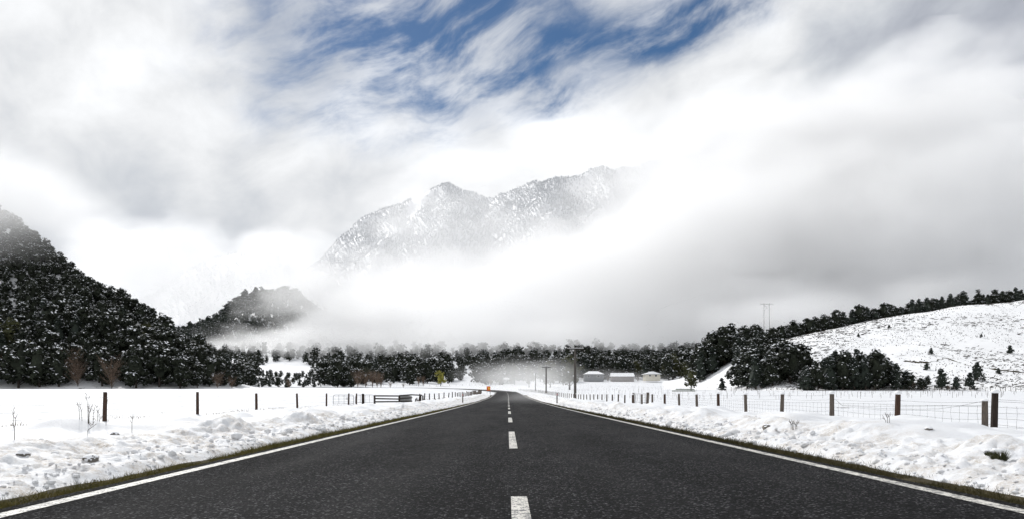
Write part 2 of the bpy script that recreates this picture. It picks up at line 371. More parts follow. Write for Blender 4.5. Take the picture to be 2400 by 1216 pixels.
def hit(px, py):
    u = (px-HX)/FPX; k = (HY-py)/FPX; lo = 2.0
    for Y in np.concatenate([np.arange(2.5, 60, .15), np.arange(60, 900, 1.0)]):
        if ZC+k*Y <= ground_z(u*Y, Y): return Vector((u*Y, Y, ground_z(u*Y, Y)))
    return Vector((u*400, 400, ground_z(u*400, 400)))

# ------------------------------------------------------------------ ground sheet
def spaced(a, b, near, grow):
    o = [0.0]; d = near
    while o[-1] < max(abs(a), abs(b)): o.append(o[-1]+d); d *= grow
    o = np.array(o); return np.concatenate([-o[:0:-1][(-o[:0:-1]) >= a*1.05], o[o <= b*1.05]])
gx = spaced(-9000, 9000, 1.2, 1.045); gy = np.concatenate([-spaced(0, 400, 3, 1.12)[:0:-1], spaced(0, 14000, 1.5, 1.035)])
XX, YY = np.meshgrid(gx, gy)
ZZ = field_z(XX, YY)
ss_ = np.abs(XX-road_x(YY))
dip = (1-sstep(ss_, S_OUT-4.5, S_OUT-2.0))*(YY < 420)
ZZ = np.where(YY < 165, ZZ-dip*.45, ZZ)
roadd = np.min(np.hypot(XX[..., None]-rx_[::12], YY[..., None]-ry_[::12]), -1) if False else None
ZZ = np.where((YY >= 165) & (YY < 330), ZZ-.16*(1-sstep(ss_, 5.0, 11.0)), ZZ)
o = obj('ground', np_mesh('ground', np.stack([XX, YY, ZZ], -1).reshape(-1, 3), grid_faces(len(gy), len(gx)), 'field', smooth=True)); o['kind'] = 'structure'

# ------------------------------------------------------------------ road
tan = np.stack([np.gradient(rx_), np.gradient(ry_)], -1); tan /= np.linalg.norm(tan, axis=1)[:, None]
nrm = np.stack([tan[:, 1], -tan[:, 0]], -1)                # to the right
def ribbon(name, offs, idx, dz, m, parent=None, smooth=True, camber=True):
    offs = np.asarray(offs, float); V = []
    P = np.stack([rx_, ry_], -1)[idx]; N = nrm[idx]
    xy = P[:, None, :]+N[:, None, :]*offs[None, :, None]
    z = rz_[idx][:, None]-.004*np.abs(offs)[None, :]*(1 if camber else 0)+dz
    V = np.concatenate([xy, np.broadcast_to(z, xy.shape[:2])[..., None]], -1).reshape(-1, 3)
    return obj(name, np_mesh(name, V, grid_faces(len(idx), len(offs)), m, smooth=smooth), parent)
allx = np.arange(0, len(ts), 2)
road = ribbon('road', [-3.72, -3.67, -3.5, -2.5, -1.2, 0, 1.2, 2.5, 3.5, 3.67, 3.72], allx, .0, 'asphalt')
road['kind'] = 'structure'
for sgn in (-1, 1):
    ribbon('edge_line', sorted((sgn*3.43, sgn*3.57)), allx, .004, 'paint', road)
# centre dashes (near ends measured along the road)
i0 = int(np.argmin(np.abs(ry_)))
for k in range(-1, 26):
    a = 10.75+10.25*k-.0; b = a+4.55
    if k == -1: a, b = 1.0, 5.45
    idx = np.arange(i0+int(a*2), i0+int(round(b*2))+1)
    d = ribbon('centre_dash', [-.063, .063], idx, .004, 'paint', road)
# ------------------------------------------------------------------ verges
def verge(name, side):
    ys = [2.0]
    while ys[-1] < 168: ys.append(ys[-1]+max(.028, min(.9, ys[-1]*.0052)))
    ys = np.array(ys); s = np.concatenate([np.arange(3.6, 6.4, .034), np.arange(6.4, 9.5, .06), np.arange(9.5, S_OUT+.1, .12)])
    Y, S = np.meshgrid(ys, s, indexing='ij'); X = road_x(Y)+side*S
    # jitter breaks up the grid rows
    Z = verge_z(X, Y); Z = Z-.35*sstep(S, S_OUT-2.5, S_OUT)-.25*(1-sstep(S, 3.6, 3.95))
    Z = Z-.3*sstep(Y, 158, 168)
    F = grid_faces(len(ys), len(s)); F = F if side < 0 else F[:, ::-1]
    F = F[:, ::-1]
    me = np_mesh(name, np.stack([X, Y, Z], -1).reshape(-1, 3), F, 'snow_verge', smooth=True)
    pl = sstep(S, 3.9, 4.2)*(1-sstep(S, 5.3, 6.6))*np.where(side > 0, .85, 1.0)
    a = me.attributes.new('plough', 'FLOAT', 'POINT'); a.data.foreach_set('value', pl.ravel().astype(np.float32))
    o = obj(name, me); o['kind'] = 'structure'; return o
verge('snow_verge', -1); verge('snow_verge', 1)
# brown strip of soil under the roadside grass
for side in (-1, 1):
    idx = np.arange(int((62)*2), int(230*2), 1)
    offs = np.linspace(3.60, 4.75, 6)*side
    o = ribbon('verge_soil', sorted(offs), idx, -.035, 'soil'); o['kind'] = 'structure'
# grass blades
def blades(name, P, h, w, lean, m, label, cat):
    n = len(P); a = RNG.uniform(0, 2*math.pi, n); L = RNG.uniform(.2, 1, n)*lean*h; hh = h*RNG.uniform(.5, 1.2, n)
    wx, wy = np.cos(a)*w/2, np.sin(a)*w/2; b = RNG.uniform(0, 2*math.pi, n)
    V = np.zeros((n, 3, 3)); V[:, 0] = P+np.stack([wx, wy, wx*0-.01], -1); V[:, 1] = P-np.stack([wx, wy, wx*0+.01], -1)
    V[:, 2] = P+np.stack([np.cos(b)*L, np.sin(b)*L, hh], -1)
    o = obj(name, np_mesh(name, V.reshape(-1, 3), np.arange(n*3).reshape(-1, 3), m)); return tag(o, label, cat, kind='stuff')
def verge_grass(side, n, label):
    Y = 2.6*np.exp(RNG.uniform(0, math.log(75/2.6), n)); e = fbm(Y*.9, Y*0+(1 if side < 0 else 2)*3.0, 3, 40)-.5
    s = 3.66+np.abs(RNG.normal(0, .23, n)); s = s[:]
    lim = 4.04+e*.30+np.where(side < 0, .16*np.exp(-Y/14), .20)
    k = (s < lim) & (vn(Y*1.6, s*2.4, 33+side) > .28+.25*sstep(Y, 20, 75)); Y = Y[k]; s = s[k]
    X = road_x(Y)+side*s; z = np.maximum(road_z(Y)-.004*s-.035, verge_z(X, Y))
    sc = np.clip(Y/9, .8, 3.0)
    return blades('roadside_grass', np.stack([X, Y, z], -1), .062*np.minimum(sc, 1.3)*RNG.uniform(.4, 1.3, len(Y)), .007*sc, 1.3, 'grass' if side < 0 else 'grass_dark', label, 'grass')
verge_grass(-1, 60000, 'strip of olive brown grass between the left road edge and the snow')
verge_grass(1, 60000, 'strip of dark brown grass between the right road edge and the snow')
# snow crumbs thrown by the plough
def ico(sub):
    bm = bmesh.new(); bmesh.ops.create_icosphere(bm, subdivisions=sub, radius=1.0)
    V = np.array([v.co[:] for v in bm.verts]); F = np.array([[v.index for v in f.verts] for f in bm.faces]); bm.free(); return V, F
IV1, IF1 = ico(1); IV2, IF2 = ico(2); IV3, IF3 = ico(3)
def lumps(name, P, r, m, flat=.75):
    Vs = []; Fs = []; n = len(P)
    for i in range(n):
        v = IV1*(1+RNG.uniform(-.28, .28, (len(IV1), 1))); a = RNG.uniform(0, 6.3); c, s = math.cos(a), math.sin(a)
        v = v*np.array([1, RNG.uniform(.7, 1.2), flat*RNG.uniform(.7, 1.2)]); v = np.stack([v[:, 0]*c-v[:, 1]*s, v[:, 0]*s+v[:, 1]*c, v[:, 2]], -1)*r[i]+P[i]
        Vs.append(v); Fs.append(IF1+i*len(IV1))
    return np_mesh(name, np.concatenate(Vs), np.concatenate(Fs), m, smooth=True)
for side, lab in ((-1, 'crumbled ploughed snow along the left road edge'), (1, 'crumbled ploughed snow along the right road edge')):
    n = 1100; Y = 2.8*np.exp(RNG.uniform(0, math.log(60/2.8), n)); s = 4.1+np.abs(RNG.normal(0, .45, n))+.06
    k = s < 5.8; Y = Y[k]; s = s[k]; X = road_x(Y)+side*s; r = np.clip(RNG.lognormal(-3.95, .5, len(Y)), .008, .075)*np.clip(Y/9, .7, 1.5)
    P = np.stack([X, Y, verge_z(X, Y)+r*.25], -1)
    o = obj('snow_crumbs', lumps('snow_crumbs', P, r, 'snow_verge')); tag(o, lab, 'snow', kind='stuff')
    a = o.data.attributes.new('plough', 'FLOAT', 'POINT'); a.data.foreach_set('value', np.full(len(o.data.vertices), .35, np.float32))

# ------------------------------------------------------------------ hills (each with its real foot, crest and back slope)
def crest_hill(name, pts, m, us, nrow=60, back=260, rough=.0, rscale=60, foot_drop=4.0, power=1.0, gully=0.0):
    """pts rows: px, silhouette py of the bare ground, crest distance, foot distance"""
    A = np.array(pts, float)
    u = np.linspace(us[0], us[1], us[2]); px = u*FPX+HX
    cpy = np.interp(px, A[:, 0], A[:, 1]); Yc = np.interp(px, A[:, 0], A[:, 2]); Yf = np.interp(px, A[:, 0], A[:, 3])
    zc = ZC-(cpy-HY)*Yc/FPX
    def Hh(U, Y):
        pxx = U*FPX+HX
        c = np.interp(pxx, px, zc); yc = np.interp(pxx, px, Yc); yf = np.interp(pxx, px, Yf)
        zf = field_z(U*Y, Y)-foot_drop*0
        t = np.clip((Y-yf)/(yc-yf), 0, 1); f = (t*t*(3-2*t))**power*.55+t*.45
        top = zf*(1-f)+c*f
        z = np.where(Y <= yc, top, c-(Y-yc)*.22-((Y-yc)/back)**2*c*.4)
        if rough: z = z+rough*(fbm(U*Y/rscale, Y/rscale, 4, 21)-.5)*sstep(t, .03, .3)*sstep(c, 2, 25)
        if gully: z = z-gully*np.abs(vn(U*Y/130+1.2*fbm(U*3, Y/300, 2, 8), Y/520, 31)*2-1)**.7*sstep(t, .1, .4)*(1-sstep(t, .90, 1.0))-gully*.5*np.abs(vn(U*Y/48+fbm(U*9, Y/150, 2, 9), Y/300, 33)*2-1)*sstep(t, .1, .4)*(1-sstep(t, .93, 1.0))
        return np.where(Y < yf, zf-.3-(yf-Y)*.08, z)
    rows = []
    tt = np.concatenate([[-.06], np.linspace(0, 1, nrow), 1+np.linspace(.04, 1, 12)])
    U, T = np.meshgrid(u, tt)
    Y = np.where(T <= 1, Yf+(Yc-Yf)*T, Yc+(T-1)*back)
    Z = Hh(U, Y)
    V = np.stack([U*Y, Y, Z], -1).reshape(-1, 3)
    o = obj(name, np_mesh(name, V, grid_faces(len(tt), len(u)), m, smooth=True)); o['kind'] = 'structure'
    return o, Hh, (lambda p: np.interp(p, px, Yc)), (lambda p: np.interp(p, px, Yf))
left_pts = [(-1500, 240, 560, 190), (-400, 320, 460, 188), (-200, 400, 400, 188), (0, 520, 330, 188), (80, 575, 315, 188), (150, 622, 300, 188), (200, 665, 292, 188), (250, 705, 284, 188), (300, 738, 276, 189),
            (350, 768, 268, 190), (400, 805, 258, 192), (450, 842, 248, 194), (500, 872, 240, 198), (540, 892, 232, 204), (590, 905, 228, 210), (640, 912, 228, 214)]
lh, lhH, lhC, lhF = crest_hill('left_hill', left_pts, 'under', (-1.65, -.34, 150), rough=10, rscale=45)
right_pts = [(1560, 893, 335, 300), (1600, 886, 330, 280), (1640, 872, 325, 262), (1680, 850, 320, 240), (1740, 822, 315, 215), (1820, 803, 310, 192), (1900, 780, 320, 188), (2000, 758, 338, 187),
             (2100, 739, 356, 186), (2200, 726, 374, 186), (2300, 714, 390, 186), (2400, 705, 405, 186), (2600, 688, 430, 186), (3200, 640, 480, 186)]
rh, rhH, rhC, rhF = crest_hill('right_hill', right_pts, 'hill', (.215, 1.22, 130), rough=3.0, rscale=30)
spur_pts = [(250, 860, 1250, 980), (400, 815, 1280, 980), (440, 806, 1300, 980), (470, 786, 1320, 980), (520, 742, 1350, 980), (560, 712, 1370, 980), (600, 698, 1390, 980), (650, 692, 1400, 980), (700, 708, 1410, 980),
            (760, 748, 1410, 980), (850, 795, 1400, 1000), (920, 790, 1380, 1050), (1000, 850, 1350, 1100), (1060, 862, 1350, 1100)]
sh, shH, shC, shF = crest_hill('forested_spur', spur_pts, 'under', (-.6, -.08, 120), rough=34, rscale=60)
spur2_pts = [(-300, 800, 2150, 1700), (100, 790, 2150, 1700), (250, 745, 2150, 1720), (340, 700, 2180, 1720), (400, 665, 2200, 1720), (450, 635, 2200, 1720), (500, 608, 2220, 1720), (560, 592, 2240, 1720), (650, 600, 2260, 1720), (740, 700, 2260, 1720), (800, 800, 2260, 1720), (840, 850, 2260, 1720)]
s2, s2H, s2C, s2F = crest_hill('far_spur', spur2_pts, 'under', (-.95, -.22, 80), rough=30, rscale=110)
mtn_pts = [(600, 700, 2300, 1400), (700, 645, 2320, 1400), (760, 604, 2340, 1400), (800, 560, 2350, 1400), (850, 514, 2370, 1400), (900, 482, 2390, 1400), (950, 464, 2400, 1400), (1000, 441, 2400, 1400), (1045, 434, 2400, 1400),
           (1080, 442, 2400, 1400), (1110, 459, 2390, 1400), (1138, 471, 2370, 1400), (1165, 467, 2330, 1400), (1200, 456, 2290, 1380), (1250, 432, 2250, 1360), (1300, 422, 2220, 1350), (1350, 416, 2200, 1340),
           (1400, 404, 2180, 1330), (1430, 401, 2170, 1320), (1560, 394, 2150, 1300), (1620, 379, 2130, 1300), (1700, 354, 2110, 1300), (1820, 322, 2100, 1300), (2000, 270, 2080, 1300), (2200, 240, 2060, 1300), (2600, 210, 2000, 1300), (3400, 260, 2000, 1300)]
mt, mtH, mtC, mtF = crest_hill('mountain', mtn_pts, 'snow', (-.40, 1.3, 300), nrow=150, rough=95, rscale=190, back=700, gully=55)

# ------------------------------------------------------------------ trees
def quadset(C, N, size, asp=1.0):
    """random quads centred at C facing N"""
    n = len(C); N = N/np.linalg.norm(N, axis=1)[:, None]; A = np.cross(N, RNG.normal(size=(n, 3))); A /= np.linalg.norm(A, axis=1)[:, None]; B = np.cross(N, A)
    s = size[:, None]*.5
    V = np.stack([C-A*s-B*s*asp, C+A*s-B*s*asp*.6, C+A*s*.7+B*s*asp, C-A*s*.8+B*s*asp*.8], 1)
    V[:, 1] += N*s*.35; V[:, 3] -= N*s*.3
    return V.reshape(-1, 3), np.arange(n*4).reshape(-1, 4)
def broad_tree(h, rad, base, nclump, nleaf, leaf, nsnow, snow, conic=0.0, seed=0, up=.25):
    """returns trunk MB, crown (V,F), snow (V,F); unit metres"""
    rng = np.random.default_rng(seed)
    tr = MB(); top = h*.8; bend = rng.normal(0, .03*h, 2)
    pts = [(0, 0, -.6), (bend[0]*.2, bend[1]*.2, h*.2), (bend[0]*.6, bend[1]*.6, h*.5), (bend[0], bend[1], top)]
    r0 = .022*h; tr.tube(pts, [r0*1.25, r0, r0*.65, r0*.15], 6)
    CL = []; k = 0
    while len(CL) < nclump:
        t = rng.uniform(0, 1); z = base+(h*.96-base)*t
        prof = (1-conic)*math.sqrt(max(.02, 1-(2*t-.85)**2*.78)) + conic*(1.02-t)
        a = rng.uniform(0, 6.283); rr = rad*prof*math.sqrt(rng.uniform(.15, 1))*rng.uniform(.75, 1.12)
        CL.append((math.cos(a)*rr+bend[0]*t, math.sin(a)*rr+bend[1]*t, z, rad*rng.uniform(.26, .44)*(1-.45*conic*t)))
    for c in CL[:7]:
        z0 = max(base*.6, c[2]-rad*.9); tr.tube([(bend[0]*.4, bend[1]*.4, z0), (c[0]*.5+bend[0]*.2, c[1]*.5+bend[1]*.2, (z0+c[2])/2+.1), c[:3]], [r0*.4, r0*.25, r0*.08], 4)
    C = []; N = []; SC = []; SN = []
    for c in CL:
        d = rng.normal(size=(nleaf, 3)); d /= np.linalg.norm(d, axis=1)[:, None]; d[:, 2] = d[:, 2]*.75+up*.3
        q = rng.uniform(.55, 1.08, (nleaf, 1)); C.append(np.array(c[:3])+d*q*c[3]); N.append(d+rng.normal(0, .55, (nleaf, 3))+np.array([0, 0, up]))
        if nsnow:
            e = rng.normal(size=(nsnow, 3)); e[:, 2] = np.abs(e[:, 2])*.8+.35; e /= np.linalg.norm(e, axis=1)[:, None]
            SC.append(np.array(c[:3])+e*c[3]*rng.uniform(.85, 1.12, (nsnow, 1))); SN.append(e*.5+np.array([0, 0, .9])+rng.normal(0, .25, (nsnow, 3)))
    C = np.concatenate(C); N = np.concatenate(N)
    V, F = quadset(C, N, leaf*rng.uniform(.6, 1.25, len(C)))
    # dark inner mass
    core = IV2*np.array([rad*.48, rad*.48, (h-base)*.34])*(1+.35*rng.uniform(-1, 1, (len(IV2), 1)))
    if conic > .3: core[:, :2] *= np.clip(1.0-(core[:, 2:3]/((h-base)*.4))*.7, .15, 1.6)
    core = core+np.array([bend[0]*.5, bend[1]*.5, base+(h-base)*.46])
    tri = IF2; tri4 = np.concatenate([tri, tri[:, 2:3]], 1)
    coreV, coreT = core, tri
    out = [tr, (V, F, coreV, coreT)]
    if nsnow:
        SC = np.concatenate(SC); SN = np.concatenate(SN); k = rng.uniform(size=len(SC)) < .8
        out.append(quadset(SC[k], SN[k], snow*rng.uniform(.4, 1.3, k.sum()), .55))
    else: out.append(None)
    return out
def mixed_mesh(name, parts, mats):
    """parts: list of (V, F, mat index) with differing corner counts"""
    Vs = []; fl = []; mi = []; b = 0
    for V, F, m in parts:
        Vs.append(V); fl.extend((F+b).tolist()); mi.extend([m]*len(F)); b += len(V)
    me = bpy.data.meshes.new(name); me.from_pydata(np.concatenate(Vs).tolist(), [], fl)
    for m in mats: me.materials.append(MAT[m])
    if any(mi): me.polygons.foreach_set('material_index', mi)
    me.update(); return me
TREES = {}
def kind(key, n, leafmat, **kw):
    L = []
    for i in range(n):
        tr, cr, sn = broad_tree(seed=hash_(key)+i*13, **kw)
        a = tr.mesh('trunk', 'bark', True); b = mixed_mesh('crown', [(cr[0], cr[1], 0), (cr[2], cr[3], 0)], [leafmat])
        c = np_mesh('snow', sn[0], sn[1], 'tree_snow') if sn else None
        L.append((a, b, c))
    TREES[key] = L
def hash_(s): return sum(ord(c)*(i+3) for i, c in enumerate(s)) % 9973
kind('beech', 6, 'leaf', h=11, rad=3.6, base=1.4, nclump=28, nleaf=40, leaf=.62, nsnow=8, snow=.66)
kind('olive', 3, 'leaf_olive', h=11, rad=3.8, base=2.0, nclump=24, nleaf=30, leaf=.62, nsnow=5, snow=.55)
kind('pine', 4, 'leaf_blue', h=11, rad=3.0, base=.7, nclump=36, nleaf=36, leaf=.52, nsnow=5, snow=.5, conic=.75)
kind('willow', 1, 'willow', h=8, rad=3.3, base=.8, nclump=26, nleaf=40, leaf=.38, nsnow=0, snow=0, up=.9)
def bare_tree(h, spread, n, seed, r=.05):
    rng = np.random.default_rng(seed); tr = MB(); tw = MB()
    tr.tube([(0, 0, -.4), (.05, 0, h*.35), (0, .06, h*.7)], [r*2.2, r*1.5, r*.6], 5)
    for i in range(n):
        a = rng.uniform(0, 6.28); z0 = h*rng.uniform(.02, .55); L = h*rng.uniform(.3, .62)*(1.05-z0/h*.5); out = spread*rng.uniform(.25, 1.0)
        p0 = Vector((0, 0, z0)); p1 = Vector((math.cos(a)*out*.55, math.sin(a)*out*.55, z0+L*.45)); p2 = Vector((math.cos(a)*out, math.sin(a)*out, min(h, z0+L)))
        tw.tube([p0, p1, p2], [r*.7, r*.5, r*.25], 3, cap=False)
        for k in range(4):
            f = rng.uniform(.3, .95); q = p1.lerp(p2, f) if f > .5 else p0.lerp(p1, f*2); b = a+rng.uniform(-1.4, 1.4)
            tw.tube([q, q+Vector((math.cos(b)*spread*.35, math.sin(b)*spread*.35, L*rng.uniform(.2, .45)))], [r*.35, r*.2], 3, cap=False)
    return tr.mesh('trunk', 'bark'), tw.mesh('branches', 'twig')
BARE = [bare_tree(9, 2.2, 70, 3), bare_tree(9, 3.6, 80, 5), bare_tree(7, 1.5, 60, 9)]
def tree(kd, P, h, label, group, href=11.0, name=None, i=None, wide=1.0):
    L = TREES[kd]; a, b, c = L[random.randrange(len(L)) if i is None else i]
    t = empty(name or {'beech': 'evergreen_tree', 'olive': 'olive_tree', 'pine': 'pine_tree', 'willow': 'willow_tree'}[kd], P, random.uniform(0, 6.28), h/href)
    t.scale = (h/href*wide, h/href*wide, h/href)
    tag(t, label, 'tree', group); obj('trunk', a, t); cr = obj('crown', b, t)
    if c: obj('snow', c, cr)['kind'] = 'stuff'
    return t
def bare(P, h, label, which, group=None):
    a, b = BARE[which]; t = empty('bare_tree', P, random.uniform(0, 6.28), h/(9 if which < 2 else 7)); tag(t, label, 'tree', group)
    obj('trunk', a, t); obj('branches', b, t); return t
# low detail trees, many in one mesh (woods that read as one mass)
def mass(name, pts, label, kw, mats, snowshare, nvar=6, seed=50, matf=None):
    var = []
    for i in range(nvar):
        tr, cr, sn = broad_tree(seed=seed+i*7, **kw)
        V = [cr[0]]; F = [cr[1]]; M = [np.zeros(len(cr[1]), int)]; b = len(cr[0])
        if sn: V.append(sn[0]); F.append(sn[1]+b); M.append(np.ones(len(sn[1]), int)); b += len(sn[0])
        cT = np.concatenate([cr[3], cr[3][:, 2:3]], 1)
        var.append((np.concatenate(V), np.concatenate(F), np.concatenate(M), cr[2], cr[3]))
    Vs = []; Fs = []; Ms = []; b = 0; CV = []; CF = []; cb = 0; href = kw['h']
    for (x, y, z, h) in pts:
        v, f, m, cv, cf = var[random.randrange(nvar)]; a = random.uniform(0, 6.28); c, s = math.cos(a), math.sin(a); k = h/href
        Rm = np.array([[c, s, 0], [-s, c, 0], [0, 0, 1]])*k
        Vs.append(v@Rm+np.array([x, y, z])); Fs.append(f+b); Ms.append(m); b += len(v)
        CV.append(cv@Rm+np.array([x, y, z])); CF.append(cf+cb); cb += len(cv)
    V = np.concatenate(Vs); F = np.concatenate(Fs); Mi = np.concatenate(Ms)
    # cores as quads with the third corner split would be degenerate: keep them as triangles in the same mesh
    CVa = np.concatenate(CV); CFa = np.concatenate(CF)+len(V)
    me = bpy.data.meshes.new(name); VV = np.concatenate([V, CVa]).astype(np.float32)
    me.vertices.add(len(VV)); me.vertices.foreach_set('co', VV.ravel())
    li = np.concatenate([F.ravel(), CFa.ravel()]).astype(np.int32); me.loops.add(len(li)); me.loops.foreach_set('vertex_index', li)
    nq, nt_ = len(F), len(CFa); st = np.concatenate([np.arange(nq)*4, nq*4+np.arange(nt_)*3]).astype(np.int32)
    me.polygons.add(nq+nt_); me.polygons.foreach_set('loop_start', st); me.polygons.foreach_set('loop_total', np.concatenate([np.full(nq, 4), np.full(nt_, 3)]).astype(np.int32))
    for m in mats: me.materials.append(MAT[m])
    me.polygons.foreach_set('material_index', np.concatenate([Mi, np.zeros(nt_, int)]).astype(np.int32))
    me.update(calc_edges=True); o = obj(name, me); return tag(o, label, 'forest', kind='stuff')

def scatter(n, upx, fY, H, mind, keep=None, tries=40):
    """random base points by bearing (photo px) and distance, at least mind apart"""
    out = []; cell = {}
    def near(x, y):
        i, j = int(x//mind), int(y//mind)
        return any(math.hypot(x-p, y-q) < mind for a in (-1, 0, 1) for b in (-1, 0, 1) for (p, q) in cell.get((i+a, j+b), ()))
    t = 0
    while len(out) < n and t < n*tries:
        t += 1; px = random.uniform(*upx); y0, y1 = fY(px)
        if y1 <= y0: continue
        Y = random.uniform(y0, y1); X = (px-HX)/FPX*Y
        if near(X, Y) or (keep and not keep(px, X, Y)): continue
        z = float(H(X, Y)); cell.setdefault((int(X//mind), int(Y//mind)), []).append((X, Y)); out.append((X, Y, z, px))
    return out
def size(h): return 'small' if h < 7.5 else ('mid-sized' if h < 10.8 else 'tall')
def pick(v, table):
    for k, w in table:
        if v < k: return w
    return table[-1][1]
LOOK = {'beech': 'round dark evergreen', 'olive': 'olive tinged evergreen', 'pine': 'pointed dark evergreen'}
W_LEFT = [(0, 'by left picture edge'), (90, 'left of weed clump'), (200, 'above tall weed clump'), (300, 'above nearest left post'), (400, 'between two nearest posts'), (490, 'above second left post'), (9999, 'at its right tail')]
W_CREST = [(1860, 'beside the wooded flank'), (1910, 'above left end of evergreen clump'), (1990, 'above third right fence post'), (2060, 'above middle of evergreen clump'), (2140, 'above second right fence post'), (2220, 'above the first small pine'), (2290, 'above the three small pines'), (2360, 'above nearest right fence post'), (9999, 'at the right picture edge')]
# --- left hill
foot = scatter(70, (-130, 560), lambda p: (float(lhF(p))+1, float(lhF(p))+9), lambda X, Y: lhH(X/Y, Y), 4.6)
for X, Y, z, px in foot:
    h = random.uniform(8.5, 12.5) if px < 440 else random.uniform(6, 9)*(1.0 if px < 520 else .7)
    if random.random() < .14: bare((X, Y, z-.1), h*.8, size(h)+' leafless brown tree at the foot of the left hill, '+pick(px, W_LEFT), 1, 'bare trees at the foot of the left hill')
    else: tree('beech', (X, Y, z-.2), h, size(h)+' dark evergreen in front row of left hill, '+pick(px, W_LEFT), 'evergreens along the foot of the left hill')
slope = scatter(1250, (-150, 560), lambda p: (float(lhF(p))+9, float(lhC(p))+6), lambda X, Y: lhH(X/Y, Y), 3.6)
slope.sort(key=lambda p: p[1])
for X, Y, z, px in slope[:160]:
    kd = random.choices(('beech', 'olive', 'pine'), (.76, .1, .14))[0]; h = random.choice((6, 7, 8.5, 10.5))*random.uniform(.85, 1.15)*(1.0 if px < 480 else .75)
    tree(kd, (X, Y, z-.3), h, size(h)+' '+LOOK[kd]+' '+('behind front row' if Y < 207 else ('low' if Y < 217 else 'higher'))+' on left hill, '+pick(px, W_LEFT), 'evergreens on the lower left hillside')
low = dict(h=11, rad=3.8, base=1.0, nclump=24, nleaf=22, leaf=.85, nsnow=6, snow=.72)
mass('hillside_forest', [(X, Y, z-.3, random.choice((4.4, 5.2, 6.2, 7.2))*random.uniform(.85, 1.15)) for X, Y, z, px in slope[160:]], 'dense dark snow-flecked forest covering the upper left hill into the mist', low, ['leaf', 'tree_snow'], .3)

# --- right hill: belt along and behind the crest, flank, front clump
belt = scatter(140, (1800, 2500), lambda p: (float(rhC(p))+1, float(rhC(p))+16), lambda X, Y: rhH(X/Y, Y), 3.3)
for X, Y, z, px in belt:
    kd = 'pine' if random.random() < .55 else 'beech'; h = random.uniform(6.4, 9.6)
    tree(kd, (X, Y, z-.3), h, size(h*1.05)+' '+LOOK[kd]+' in the right crest belt, '+pick(px, W_CREST), 'evergreens along the right hill crest', wide=1.15)
belt2 = scatter(150, (1790, 2560), lambda p: (float(rhC(p))+16, float(rhC(p))+45), lambda X, Y: rhH(X/Y, Y), 4.0)
mass('crest_forest', [(X, Y, z-.3, random.uniform(10, 13)) for X, Y, z, px in belt2], 'dark wood continuing behind the crest of the right hill', dict(h=11, rad=3.6, base=1.0, nclump=24, nleaf=22, leaf=.85, nsnow=5, snow=.7), ['leaf', 'tree_snow'], .3)
flank = scatter(85, (1640, 1880), lambda p: (max(float(rhF(p))+2, 205 if p > 1740 else 0), float(rhC(p))+8), lambda X, Y: rhH(X/Y, Y), 4.6,
                keep=lambda px, X, Y: not (px > 1778 and Y > 226) and not (px < 1730 and Y < 285))
for X, Y, z, px in flank:
    kd = 'beech' if random.random() < .6 else 'pine'; h = random.uniform(8.5, 11.5)*(1.35 if px < 1715 else 1.0)
    tree(kd, (X, Y, z-.3), h, size(h)+' '+LOOK[kd]+' '+pick(Y, [(232, 'low'), (270, 'halfway up'), (9999, 'high')])+' on the wooded right flank, '+pick(px, [(1700, 'left end'), (1760, 'left part'), (1820, 'middle'), (9999, 'next to the snowy slope')]), 'evergreens on the flank of the right hill', wide=1.1)
tops = ([1870, 1890, 1950, 2000, 2060, 2100, 2150, 2185], [850, 852, 822, 818, 826, 850, 880, 900])
fr = scatter(40, (1885, 2178), lambda p: (187.5, 200), lambda X, Y: rhH(X/Y, Y), 2.6)
for X, Y, z, px in fr:
    zt = ZC+(HY-np.interp(px, *tops))*Y/FPX; h = max(2.5, (zt-z)*random.uniform(.82, 1.04))
    kd = 'pine' if random.random() < .5 else 'beech'
    tree(kd, (X, Y, z-.2), h, size(h)+' '+LOOK[kd]+' '+('front' if Y < 193 else 'back')+' of the clump below right hill, '+pick(px, [(1930, 'left end'), (1990, 'left of its top'), (2050, 'at its highest part'), (2110, 'right of its top'), (9999, 'low right end')]), 'evergreen clump below the right hill', wide=1.25 if h < 7 else 1.0)
for px, pb, pt, Y, lab in ((2207, 914, 866, 190, 'small lone pine just right of the evergreen clump below the hill'), (2240, 916, 885, 189, 'short bushy pine second right of the evergreen clump'),
                           (2273, 917, 877, 189, 'small dark pine third right of the evergreen clump'), (2291, 893, 850, 206, 'lone pine standing slightly up the snowy right slope')):
    X = (px-HX)/FPX*Y; z = float(rhH(X/Y, Y)); tree('pine', (X, Y, z-.15), (pb-pt)*Y/FPX*1.05, lab, None, wide=1.35)
for px, py_, Y, h, lab in ((2140, 898, 188.5, 2.6, 'reddish brown shrub at the right end of the evergreen clump'), (2222, 912, 188.2, 1.5, 'low brown shrub between two small pines below the right hill')):
    X = (px-HX)/FPX*Y; bare((X, Y, float(rhH(X/Y, Y))-.1), h, lab, 1)
